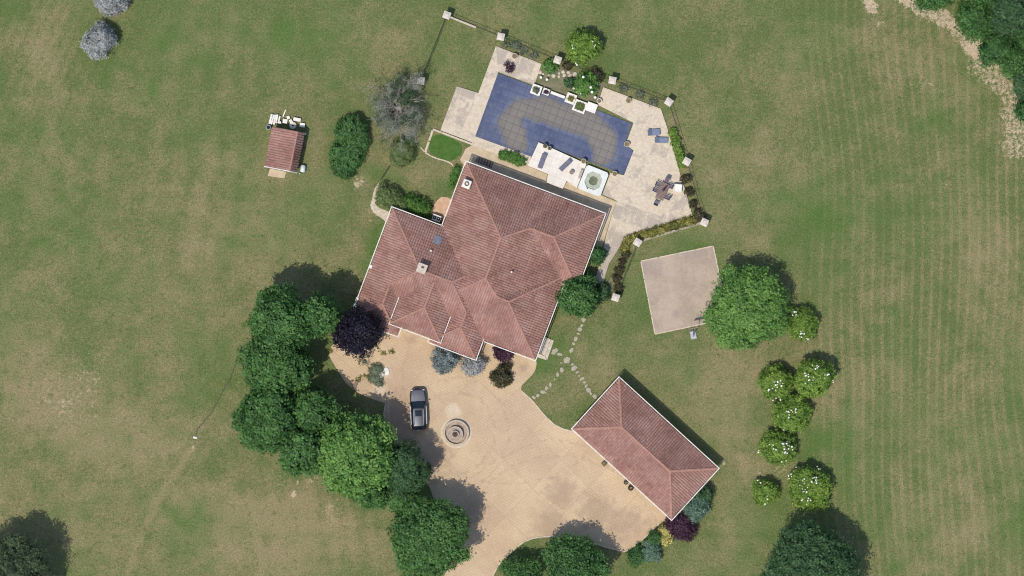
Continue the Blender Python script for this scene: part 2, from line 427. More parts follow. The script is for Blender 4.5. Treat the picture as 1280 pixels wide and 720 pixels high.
M['sparse'] = simple('bed_soil', (0.215, 0.19, 0.12), (0.12, 0.13, 0.055), 1.6, 0.95, bmp=0.5, fine=7)
M['pot'] = simple('pot_clay', (0.52, 0.43, 0.34), (0.38, 0.30, 0.23), 6.0, 0.85)
M['terracotta'] = simple('terracotta_gravel', (0.60, 0.42, 0.27), (0.52, 0.30, 0.20), 2.0, 0.95, fine=9)
M['rubble'] = simple('pale_rubble', (0.60, 0.51, 0.40), (0.44, 0.37, 0.28), 3.0, 0.95, bmp=0.5, fine=10)
M['bark'] = simple('bark', (0.13, 0.10, 0.075), (0.08, 0.062, 0.048), 8.0, 0.95, bmp=0.4)
M['greybark'] = simple('grey_twig_bark', (0.33, 0.295, 0.265), (0.23, 0.205, 0.18), 3.0, 0.95)
M['carpaint'] = simple('car_paint_dark', (0.045, 0.046, 0.052), (0.05, 0.05, 0.056), 1.0, 0.3, 0.4)
M['carhood_sheen'] = simple('car_hood_sky_sheen', (0.17, 0.17, 0.19), (0.15, 0.15, 0.17), 1.0, 0.38, 0.6)  # bonnet: body paint lightened, the sky's reflection put into the base colour
M['cartop_sheen'] = simple('car_roof_sky_sheen', (0.075, 0.078, 0.095), (0.065, 0.068, 0.082), 1.0, 0.42, 0.5)  # car roof: paler and bluer than the body, sky reflection painted in
M['glass'] = simple('dark_glass', (0.012, 0.018, 0.026), None, 2.0, 0.06)
M['rubber'] = simple('tyre_rubber', (0.018, 0.018, 0.018), None, 5.0, 0.85)
M['chrome'] = simple('bright_trim', (0.75, 0.75, 0.76), (0.68, 0.68, 0.7), 3.0, 0.22, 0.85)
M['lampw'] = simple('headlight_lens', (0.75, 0.76, 0.78), None, 3.0, 0.15)
M['red'] = simple('tail_light', (0.25, 0.012, 0.012), None, 3.0, 0.25)
M['tub'] = simple('hot_tub_surround', (0.62, 0.635, 0.61), (0.56, 0.575, 0.55), 1.5, 0.45)
M['tub2'] = simple('hot_tub_algae_step', (0.385, 0.405, 0.33), (0.30, 0.32, 0.245), 2.5, 0.5)
M['tub3'] = simple('hot_tub_murky_water', (0.115, 0.125, 0.075), (0.16, 0.17, 0.10), 2.0, 0.12)
M['fountain'] = simple('fountain_stone', (0.56, 0.46, 0.35), (0.43, 0.345, 0.26), 4.0, 0.9, bmp=0.3, fine=12)
M['fountain_in'] = simple('fountain_stained_stone', (0.40, 0.315, 0.26), (0.29, 0.215, 0.175), 3.0, 0.9, bmp=0.3)
M['fwater'] = simple('fountain_dark_water', (0.09, 0.06, 0.04), (0.06, 0.04, 0.03), 3.0, 0.2)
M['hose'] = simple('black_hose', (0.06, 0.06, 0.05), (0.10, 0.095, 0.08), 3.0, 0.7)
M['lens'] = simple('skylight_glass', (0.16, 0.15, 0.20), (0.21, 0.20, 0.25), 3.0, 0.15)
M['wood'] = simple('weathered_wood', (0.27, 0.20, 0.16), (0.19, 0.14, 0.115), 5.0, 0.85)
M['oak'] = simple('door_wood', (0.24, 0.13, 0.06), None, 5.0, 0.6)
M['tank'] = simple('pale_tank_paint', (0.58, 0.64, 0.63), (0.50, 0.56, 0.55), 4.0, 0.4)
M['blackmetal'] = simple('dark_glazed_pot', (0.055, 0.045, 0.04), None, 4.0, 0.18, 0.2)
M['blossom'] = simple('white_blossom', (0.82, 0.80, 0.74), (0.74, 0.71, 0.62), 4.0, 0.8)
M['board'] = simple('backboard_acrylic', (0.22, 0.155, 0.14), (0.18, 0.125, 0.115), 3.0, 0.5)
M['hoopbase'] = simple('hoop_base_plastic', (0.42, 0.42, 0.45), (0.33, 0.33, 0.36), 3.0, 0.6)
M['rim'] = simple('rim_red_metal', (0.40, 0.09, 0.05), None, 3.0, 0.5)
def court_material():
    m, nt, b = nmat('court_concrete')
    n1 = noise(nt, 0.42, 5.0, 0.62); n2 = noise(nt, 2.6, 4.0, 0.65); n3 = noise(nt, 10.0, 3.0, 0.7)
    c = mixc(nt, remap(nt, n1, 0.36, 0.62), (0.40, 0.315, 0.235), (0.315, 0.25, 0.19))
    c = mixc(nt, remap(nt, n2, 0.35, 0.75, 0, 0.5), c, (0.435, 0.35, 0.275))
    st = blob_mask(nt, [(846, 394, 7), (870, 305, 22), (812, 335, 14)])
    c = mixc(nt, math_(nt, 'MULTIPLY', st, 0.5), c, (0.29, 0.225, 0.20))
    c = mixc(nt, 1.0, c, remap(nt, n3, 0.25, 0.75, 0.87, 1.12), 'MULTIPLY')
    nt.links.new(c, b.inputs['Base Color']); b.inputs['Roughness'].default_value = 0.92; bump(nt, b, n3, 0.25, 0.02)
    return m
M['court'] = court_material()

LEAF = {
 'mid':    leafmat('leaf_mid_green', (0.026, 0.084, 0.02), (0.122, 0.26, 0.07)),
 'deep':   leafmat('leaf_deep_green', (0.022, 0.074, 0.02), (0.105, 0.232, 0.064)),
 'dark':   leafmat('leaf_dark_green', (0.026, 0.07, 0.028), (0.105, 0.2, 0.08)),
 'bright': leafmat('leaf_bright_green', (0.045, 0.14, 0.028), (0.25, 0.44, 0.105), 0.3),
 'lime':   leafmat('leaf_lime_green', (0.06, 0.14, 0.018), (0.31, 0.45, 0.085), 0.3),
 'olive':  leafmat('leaf_olive_hedge', (0.07, 0.12, 0.035), (0.235, 0.3, 0.11)),
 'yellow': leafmat('leaf_yellow', (0.26, 0.235, 0.06), (0.66, 0.60, 0.22), 0.2),
 'gold':   leafmat('leaf_gold_hedge', (0.085, 0.10, 0.02), (0.43, 0.38, 0.10), 0.2),
 'purple': leafmat('leaf_dark_purple', (0.005, 0.004, 0.010), (0.017, 0.013, 0.032), 0.08),
 'wine':   leafmat('leaf_wine', (0.026, 0.01, 0.02), (0.085, 0.032, 0.062), 0.1),
 'bronze': leafmat('leaf_bronze', (0.026, 0.03, 0.014), (0.11, 0.095, 0.042), 0.15),
 'silver': leafmat('leaf_silver', (0.19, 0.2, 0.195), (0.46, 0.47, 0.46), 0.1, 0.7),
 'bluegrey': leafmat('leaf_blue_grey', (0.085, 0.115, 0.12), (0.3, 0.35, 0.355), 0.12, 0.7),
 'blueg':  leafmat('leaf_bluish_green', (0.055, 0.115, 0.078), (0.2, 0.305, 0.22), 0.2),
 'lichen': leafmat('leaf_grey_lichen', (0.045, 0.090, 0.035), (0.27, 0.275, 0.225), 0.15),
 'greygreen': leafmat('leaf_grey_green', (0.075, 0.105, 0.065), (0.245, 0.275, 0.185), 0.2),
 'dusk':   leafmat('leaf_dusky_green', (0.030, 0.058, 0.026), (0.125, 0.175, 0.085), 0.2),
 'grass':  leafmat('leaf_grass_green', (0.045, 0.125, 0.02), (0.15, 0.285, 0.06), 0.25),
}

# ================================================================== THE SETTING
HF = Frame(583.3, 203.5, 20.5, 3.1)      # house axes at eave height
PF = Frame(583.3, 203.5, 20.5, 0.0)      # the same axes on the ground: pool and deck

DRIVE_PX = [(552, 740), (560, 712), (566, 690), (560, 662), (548, 640), (536, 606), (524, 582), (508, 562), (493, 548), (484, 534), (480, 518), (483, 505), (476, 502),
            (460, 497), (444, 489), (432, 479), (424, 466), (417, 455), (411, 444), (412, 434), (425, 425), (445, 415), (455, 396), (470, 395), (600, 425), (668, 447), (671, 452), (670, 460),
            (667, 467), (658, 476), (652, 482), (651, 488), (657, 493), (666, 501), (677, 515), (690, 529), (703, 536), (716, 539), (724, 536), (848, 640), (838, 649), (827, 652),
            (818, 661), (808, 670), (798, 679), (790, 685), (783, 690), (771, 688), (758, 684.5), (745, 680), (733, 676.5), (717, 673.5), (701, 672), (687, 671), (676, 671.4), (665, 673.5),
            (656, 677), (648, 682.5), (641, 689), (632, 696.5), (623.6, 704.4), (618, 713), (612, 740)]

def make_lawn():
    xs = np.concatenate([[-2500, -900, -300, -120, -80], np.arange(-62, 62.01, 0.4), [80, 120, 300, 900, 2500]])
    ys = np.concatenate([[-2500, -900, -300, -120, -60], np.arange(-36, 36.01, 0.4), [60, 120, 300, 900, 2500]])
    X, Y = np.meshgrid(xs, ys); X = X.ravel(); Y = Y.ravel()
    P, Q = X / S + 640, 360 - Y / S                       # photo pixels, to place the patches
    dry = 0.335 + 0.16 * sstep(380, 50, P) * sstep(250, 450, Q) - 0.10 * sstep(250, 60, Q) + 0.6 * (fbm(X, Y, 13, 11) - 0.5) + 1.0 * (fbm(X, Y, 3.6, 5, 5) - 0.5)
    lush = np.clip(2.0 * (fbm(X, Y, 9, 31) - 0.52), 0, 1) + np.clip(2.0 * (fbm(X, Y, 2.6, 37) - 0.56), 0, 1)
    soil = np.zeros_like(X)
    def blob(px, py, rx, ry, ang=0.0):
        a = math.radians(ang); dx, dy = P - px, Q - py
        e = np.hypot((dx * math.cos(a) + dy * math.sin(a)) / rx, (-dx * math.sin(a) + dy * math.cos(a)) / ry)
        return sstep(1.15, 0.25, e + 0.55 * (fbm(X, Y, 3.0, 77) - 0.5))
    for px, py, rx, ry, a, k in [(80, 500, 130, 70, 20, .34), (180, 540, 110, 60, 0, .30), (60, 60, 90, 70, 0, .20), (300, 660, 190, 70, 0, .42), (420, 690, 90, 50, 0, .25), (1200, 640, 120, 90, 0, .20),
                                 (1230, 320, 70, 150, -20, .25), (1150, 90, 90, 60, 30, .28), (960, 90, 60, 50, 0, .25), (740, 470, 70, 40, 40, .35), (740, 440, 30, 40, 0, .2), (900, 500, 60, 90, 10, .32),
                                 (960, 590, 60, 30, 0, .25), (610, 60, 30, 30, 0, .2), (500, 190, 30, 40, 0, .18), (528, 220, 22, 22, 0, .25), (290, 270, 110, 90, 0, .10), (940, 300, 50, 40, 0, .15),
                                 (600, 20, 60, 20, 0, .2), (800, 40, 90, 40, 0, .15), (390, 640, 60, 40, 0, .25)]:
        dry += k * blob(px, py, rx, ry, a)
    for px, py, rx, ry, a, k in [(390, 60, 90, 60, 0, .35), (330, 30, 90, 50, 0, .25), (595, 115, 22, 55, 20, .45), (560, 60, 40, 60, 0, .25), (680, 440, 45, 28, -25, .75), (800, 380, 40, 90, 0, .30),
                                 (845, 470, 50, 50, 0, .3), (1015, 40, 60, 60, 0, .4), (1060, 560, 14, 90, 0, .6), (880, 310, 80, 40, 0, .3), (400, 240, 70, 50, 0, .35), (470, 300, 16, 55, 22, .7),
                                 (560, 182, 20, 16, 20, 1.1), (775, 335, 8, 26, 20, 1.0), (1000, 260, 110, 60, 0, .28), (940, 650, 70, 40, 0, .35), (870, 250, 30, 90, 0, .25), (700, 130, 30, 18, 20, .3), (720, 20, 120, 30, 0, .2),
                                 (1180, 130, 60, 50, 0, .3), (1270, 470, 30, 60, 0, .4), (1265, 660, 40, 50, 0, .5), (640, 690, 40, 30, 0, .6), (230, 690, 40, 60, 0, .2), (430, 470, 12, 26, -30, .3), (475, 215, 30, 14, 0, .4)]:
        lush += k * blob(px, py, rx, ry, a)
    # bare earth by the wood and small bald spots
    dd = seg_dist(P, Q, [(1080, -10), (1090, 10)]); soil += 0.75 * sstep(16, 3, dd)
    dd = seg_dist(P, Q, [(1120, -8), (1150, 12), (1190, 30), (1206, 42), (1222, 56)]); soil += 0.70 * sstep(19, 4, dd + 22 * (fbm(X, Y, 2.0, 91) - 0.5))
    dd = seg_dist(P, Q, [(1224, 70), (1240, 92), (1262, 118), (1268, 150), (1272, 175)]); soil += 0.56 * sstep(28, 4, dd + 40 * (fbm(X, Y, 2.2, 95) - 0.5))
    for px, py, r, k in [(367, 618, 5, .9), (372, 604, 4, .8), (392, 596, 16, .45), (350, 596, 20, .35), (1150, 105, 26, .33), (1180, 110, 22, .30), (1100, 30, 10, .5), (1180, 232, 8, .45), (904, 578, 8, .6),
                         (243, 560, 8, .5), (290, 495, 8, .4), (298, 480, 7, .5), (302, 470, 6, .5), (450, 225, 14, .5), (446, 232, 8, .5), (420, 640, 30, .25), (1008, 638, 22, .4), (975, 588, 16, .4), (950, 590, 10, .4),
                         (60, 480, 50, .27), (100, 520, 60, .29), (120, 450, 40, .26), (310, 280, 40, .22), (470, 270, 18, .35), (540, 150, 8, .2), (1222, 360, 14, .3), (110, 240, 14, .28),
                         (355, 395, 60, .3), (415, 480, 16, .35), (1250, 380, 40, .2)]:
        soil += k * sstep(1.2, 0.2, np.hypot(P - px, Q - py) / r + 0.5 * (fbm(X, Y, 1.5, 55) - 0.5))
    # garden bed above the pool, strips along the fence
    dd = seg_dist(P, Q, [(690, 92), (745, 115)]); dry += 0.55 * sstep(20, 10, dd); soil += 0.28 * sstep(17, 6, dd)
    dd = seg_dist(P, Q, [(770, 108), (836, 134), (856, 205), (874, 270)]); dry += 0.25 * sstep(12, 4, dd); soil += 0.18 * sstep(10, 3, dd)
    # mowing lines: faint near-vertical tracks on the right, curling at the top
    xc = P - 14 * sstep(260, 0, Q) * ((P - 1000) / 120.0) * -1 - (Q - 360) * 0.02
    ln = 0.5 + 0.5 * np.cos(2 * np.pi * xc / 21.5 + 1.2 * (vnoise(X, Y, 30, 3) - 0.5))
    amp = sstep(980, 1030, P) * (0.55 + 0.7 * vnoise(X, Y, 8, 8))
    stripe = amp
    # diagonal tracks at the right edge
    xd = (P * 0.86 - Q * 0.5); ld = 0.5 + 0.5 * np.cos(2 * np.pi * xd / 16)
    dry += 0.22 * sstep(0.5, 1, ld) * blob(1245, 320, 60, 110, -25)
    # checkered tracks at the bottom left
    bl = blob(350, 660, 140, 75)
    dry += bl * 0.26 + bl * 0.60 * (sstep(.4, 1, 0.5 + 0.5 * np.cos(2 * np.pi * (P - 0.12 * Q) / 24)) + 0.4 * sstep(.4, 1, 0.5 + 0.5 * np.cos(2 * np.pi * (Q + 0.1 * P) / 27 + 4 * vnoise(X, Y, 6, 71))) - 0.5)
    soil += bl * 0.08 + bl * 0.34 * sstep(.75, 1, 0.5 + 0.5 * np.cos(2 * np.pi * (P - 0.12 * Q) / 48)) * vnoise(X, Y, 2.5, 61)
    # upper left: faint diagonal drill lines
    dry += 0.13 * np.cos(2 * np.pi * (P + 0.45 * Q) / 15) * blob(60, 60, 120, 120)
    dry += 0.10 * np.cos(2 * np.pi * (P + 0.2 * Q) / 34 + 2 * vnoise(X, Y, 12, 4)) * blob(250, 180, 260, 220)
    # trodden track down from the hose
    dd = seg_dist(P, Q, [(248, 548), (228, 580), (206, 610), (190, 640), (172, 680), (158, 725)])
    dry += 0.30 * sstep(6, 1.5, dd); soil += 0.16 * sstep(4, 1, dd) * vnoise(X, Y, 3, 66)
    dry -= 0.15 * sstep(4, 1, np.abs(dd - 9)); 
    dd = seg_dist(P, Q, [(930, 600), (925, 540), (935, 480), (950, 450)]); dry += 0.25 * sstep(8, 2, dd)
    dd = seg_dist(P, Q, [(915, 610), (905, 540), (912, 480)]); dry += 0.2 * sstep(7, 2, dd)
    dd = seg_dist(P, Q, [(1047, 480), (1050, 720)]); dry += 0.22 * sstep(4, 1, dd)
    colr = np.stack([np.clip(dry, 0, 1), np.clip(lush, 0, 1), np.clip(soil, 0, 1), np.ones_like(X)], 1)
    nx, ny = len(xs), len(ys)
    ii = (np.arange(ny - 1)[:, None] * nx + np.arange(nx - 1)[None, :]).ravel()
    F = np.stack([ii, ii + 1, ii + nx + 1, ii + nx], 1)
    Z = np.zeros_like(X)
    me = np_mesh('lawn', np.stack([X, Y, Z], 1), F)
    a = me.attributes.new('stripe', 'FLOAT', 'POINT'); a.data.foreach_set('value', np.clip(stripe, 0, 1.5).astype(np.float32))
    a = me.attributes.new('mask', 'FLOAT_COLOR', 'POINT'); a.data.foreach_set('color', colr.astype(np.float32).ravel())
    return tag(obj('lawn', me, M['lawn']), 'wide mown lawn with dry brown patches', kind='structure')
make_lawn()

def pxpoly(pts, z=0.0): return [XY(a, b, z) for a, b in pts]
def smooth_poly(pts, it=1):
    for _ in range(it):
        q = []
        for i in range(len(pts)):
            a, b = pts[i], pts[(i + 1) % len(pts)]
            q += [(a[0] * .75 + b[0] * .25, a[1] * .75 + b[1] * .25), (a[0] * .25 + b[0] * .75, a[1] * .25 + b[1] * .75)]
        pts = q
    return pts

# ---- driveway
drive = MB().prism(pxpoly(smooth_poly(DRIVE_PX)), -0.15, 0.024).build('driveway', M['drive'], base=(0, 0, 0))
tag(drive, 'sand coloured paved driveway and forecourt', kind='structure')
def kerb(parent, pts, wd=0.16, z0=-0.1, z1=0.11, m='kerb', name='kerb', closed=False, n=None, step=1.1):
    """row of kerb stones along a pixel path, each its own piece"""
    pts = [np.array(XY(*p)) for p in pts]
    L = [0.0]
    for a, b in zip(pts[:-1], pts[1:]): L.append(L[-1] + np.linalg.norm(b - a))
    cnt = max(1, round(L[-1] / step)); me_cache = {}
    def at(t):
        t = min(max(t, 0), L[-1])
        for i in range(len(pts) - 1):
            if t <= L[i + 1] + 1e-9: return pts[i] + (pts[i + 1] - pts[i]) * ((t - L[i]) / max(L[i + 1] - L[i], 1e-9))
        return pts[-1]
    base = np.array(parent.location)
    for k in range(cnt):
        a, b = at(L[-1] * k / cnt), at(L[-1] * (k + 1) / cnt); mid = (a + b) / 2; dv = b - a; ln = np.linalg.norm(dv) - 0.02
        key = round(ln, 1)
        if key not in me_cache:
            me = MB().box((0, 0, 0), (key, wd, z1 - z0), top=0.96).mesh(name); me.materials.append(M[m]); me_cache[key] = me
        inst(name, me_cache[key], parent, (mid[0] - base[0], mid[1] - base[1], z0 - base[2] + random.Random(k).uniform(-.006, .006)), math.atan2(dv[1], dv[0]))
kerb(drive, [(535, 604), (523, 584), (508, 564), (492, 549), (483, 534), (479.5, 518), (482, 505)])
kerb(drive, [(616, 720), (623.6, 704.4), (632, 696), (641, 688.5), (648, 682), (656, 676.5), (665, 673), (676, 671), (687, 670.6), (701, 671.5), (717, 673), (733, 676), (745, 679.6), (758, 684), (771, 687.5), (783, 689.6), (790, 684.6), (798, 678.6), (808, 669.6), (818, 660.6), (827, 651.6)], wd=0.14)
kerb(drive, [(652, 489), (657, 493), (666, 501), (677, 515), (690, 529), (703, 536), (715, 539)], wd=0.12, z1=0.06)
kerb(drive, [(556, 720), (561, 710), (566, 692)], wd=0.14)
# worn inner ring of setts on the left of the forecourt
kerb(drive, [(486, 502), (485.5, 512), (487, 524), (490, 536), (496, 548)], wd=0.10, z0=-0.05, z1=0.045)

# ---- court
cpx = [(801, 326.4), (891.5, 307.5), (911, 398), (818.8, 417.7)]
court = tag(MB().prism(pxpoly(cpx), -0.15, 0.06).build('sports_court', M['court'], base=(0, 0, 0)), 'square pale concrete play court on the lawn', kind='structure')
cp = cpx + [cpx[0]]
for a, b in zip(cp[:-1], cp[1:]):
    kerb(court, [a, b], wd=0.13, z0=-0.1, z1=0.085, m='kerb', step=2.1)

# ---- pool deck: bed of mortar with separate slabs
deck_px = [(620, 57.5), (677, 80), (668, 106), (662, 104), (621, 89.5), (592, 171), (664, 196.5), (659.5, 207), (684.5, 217.5), (682.5, 228), (702, 236), (708, 226.5), (721, 232.5), (750, 243), (773, 252), (768, 262.5),
           (752, 312), (751, 326), (742.5, 353), (752, 360), (761, 330), (769, 316.5), (782, 296), (865.5, 269.5), (850.5, 219), (835, 163), (826, 136), (754, 109), (747, 130), (792, 153.6), (782, 180.5), (792, 187.6), (780, 219),
           (762, 214), (733.5, 205.5), (673, 177.5), (664, 196.5), (592, 171), (590, 178), (550.5, 163), (571, 107.8), (598, 116.3)]
def uvpoly(px): 
    out = []
    for a, b in px:
        dx, dy = a - PF.px, b - PF.py; out.append((dx * PF.c + dy * PF.s, -dx * PF.s + dy * PF.c))
    return out
DZ = 0.15
deck = empty('pool_deck', (*XY(700, 160), 0), 'pale stone paving round the covered pool', kind='structure')
# regions of the deck (simple polygons, in photo pixels), with the slab size and the state of the stone
regions = [
 ([(620, 57.5), (677, 80), (668, 106.5), (623, 90)], 18.5, 'deck_old'),
 ([(620, 57.5), (623, 90), (594, 170.5), (590, 178), (573, 171.3), (598, 116.3)], 12, 'deck'),
 ([(571, 107.8), (598, 116.3), (573, 171.3), (550.5, 163)], 19, 'deck_old'),
 ([(594, 170.5), (664.5, 196), (660, 207), (652, 204), (588, 181), (590, 178)], 14, 'deck'),
 ([(754, 109), (826, 136), (835, 163), (850.5, 219), (858, 243), (826, 270), (771, 251), (753, 243), (763, 216), (780, 219), (792, 188), (782, 180.5), (792, 153.6), (747, 131)], 21, 'deck'),
 ([(858, 243), (865.5, 269.5), (782, 296), (769.5, 316.5), (753, 312), (763, 275), (771, 251), (826, 270)], 17, 'deck_old'),
 ([(753, 312), (769.5, 316.5), (761, 330), (752, 360), (742.5, 353), (751, 326)], 13, 'deck_old'),
]
bedmb = MB()
for poly, size, mt in regions: bedmb.prism(pxpoly(poly), -0.12, DZ - 0.022)
bedmb.build('mortar_bed', M['kerb'], deck)
for poly, size, mt in regions:
    q = uvpoly(poly); us = [p[0] for p in q]; vs_ = [p[1] for p in q]
    for i in range(math.floor(min(us) / size), math.ceil(max(us) / size)):
        for j in range(math.floor(min(vs_) / size), math.ceil(max(vs_) / size)):
            g = 0.28
            c = clip_rect(q, i * size + g, (i + 1) * size - g, j * size + g, (j + 1) * size - g)
            if area(c) < 4: continue
            o = MB().prism([PF.xy(*p) for p in c], DZ - 0.06, DZ + random.Random(i * 31 + j).uniform(-.004, .004), cap0=False)
            o.build('paving_slab', M[mt], deck)

# sandy strip between terrace and house, gravel patch, rubble path
def patch(name, px, z, m, label, z0=-0.1):
    return tag(MB().prism(pxpoly(px), z0, z).build(name, M[m], base=(0, 0, 0)), label, kind='structure')
patch('paved_strip', [(590, 181.5), (652, 204.5), (660, 207.5), (684, 218), (682, 228.5), (703, 236.5), (709, 227), (721, 232), (750, 243.5), (770.5, 252), (762.5, 275), (753, 309), (735, 309), (745, 272), (585, 213), (575, 200), (582, 186)], 0.055, 'sandstrip', 'sandy paving between the white terrace and the house')
patch('gravel_patch', [(547, 250), (552, 246), (560, 247), (563, 249), (566, 247), (561, 268), (552, 276), (537, 267), (541, 258)], 0.02, 'terracotta', 'small terracotta gravel patch beside the house wall')
patch('rubble_path', smooth_poly([(473, 228), (474.5, 231), (470, 250), (468, 254), (474, 260), (482, 263), (489, 265), (484, 280), (478, 273), (469, 268), (462, 258), (465, 250), (467, 238)]), 0.03, 'rubble', 'pale rubble path beside the hedge and the house corner')
patch('planting_bed', [(678.5, 80.5), (696, 79), (763, 106), (753, 109), (747, 129), (735, 128.5), (672, 105)], 0.03, 'sparse', 'earth bed between the pool and the fence')
patch('hedge_bed', [(783, 296.5), (866, 270), (869, 278), (800, 299), (789, 303), (776, 345), (764, 367), (757, 362), (770, 330), (776, 312)], 0.02, 'sparse', 'narrow earth bed under the border plants')

patch('grass_plot', smooth_poly([(541.5, 164.5), (575, 177), (579, 190), (566, 202.5), (547, 197), (534, 189)]), 0.025, 'plotgrass', 'vivid green grass plot inside the low kerb')
# low kerbs round the grass plot beside the deck
plot = empty('garden_kerb', (*XY(550, 190), 0), 'low pale kerb round the small grass plot', kind='structure')
kerb(plot, [(541, 162.5), (531.5, 190.5)], wd=0.26, z1=0.14)
kerb(plot, [(541, 161.6), (596, 182.5)], wd=0.22, z1=0.17)
kerb(plot, [(531.5, 190.5), (539, 195.5), (547, 198.5), (557, 201), (564, 204), (568.5, 207), (567, 214), (564, 222), (560.5, 230), (563, 233)], wd=0.15, z1=0.08, step=0.8)
kerb(plot, [(531, 190), (527, 187), (525.5, 184)], wd=0.13, z1=0.06, step=0.7)

# ---- stepping stones
path = empty('stepping_stone_path', (*XY(700, 450), 0), 'irregular stepping stones laid in the grass', kind='structure')
st = [(640 + x / 6, 400 + y / 6, s_) for x, y, s_ in [(535, 5, 26), (522, 42, 24), (508, 70, 34), (498, 103, 24), (476, 142, 38), (462, 178, 24), (447, 226, 38), (410, 300, 54), (358, 258, 34), (320, 235, 56),
      (373, 376, 38), (342, 408, 30), (320, 445, 16), (288, 485, 34), (257, 512, 24), (230, 540, 38), (195, 566, 26), (163, 582, 30), (453, 333, 18), (465, 362, 40), (490, 392, 26), (503, 420, 18), (528, 438, 26),
      (513, 449, 16), (543, 468, 22), (555, 497, 32), (572, 525, 36), (590, 550, 28), (620, 575, 34), (368, 322, 16)]]
st += [(640 + x / 6, 300 + y / 6, s_) for x, y, s_ in [(548, 562, 30), (535, 597, 34), (523, 640, 22), (560, 535, 20)]]
rg = random.Random(4)
for px, py, s_ in st:
    x, y = XY(px, py); r = s_ / 6 * S * 0.64; n = rg.choice((4, 5, 5, 6)); a0 = rg.random() * 6; el = rg.uniform(0.45, 0.8); ra = rg.random() * 3.14
    pts = []
    for k in range(n):
        th = a0 + 2 * math.pi * k / n; q = r * rg.uniform(0.8, 1.15); ex, ey = q * math.cos(th), q * el * math.sin(th)
        pts.append((x + ex * math.cos(ra) - ey * math.sin(ra), y + ex * math.sin(ra) + ey * math.cos(ra)))
    MB().prism(pts, -0.05, 0.03 + rg.uniform(0, 0.015)).build('stepping_stone', M['step'], path)

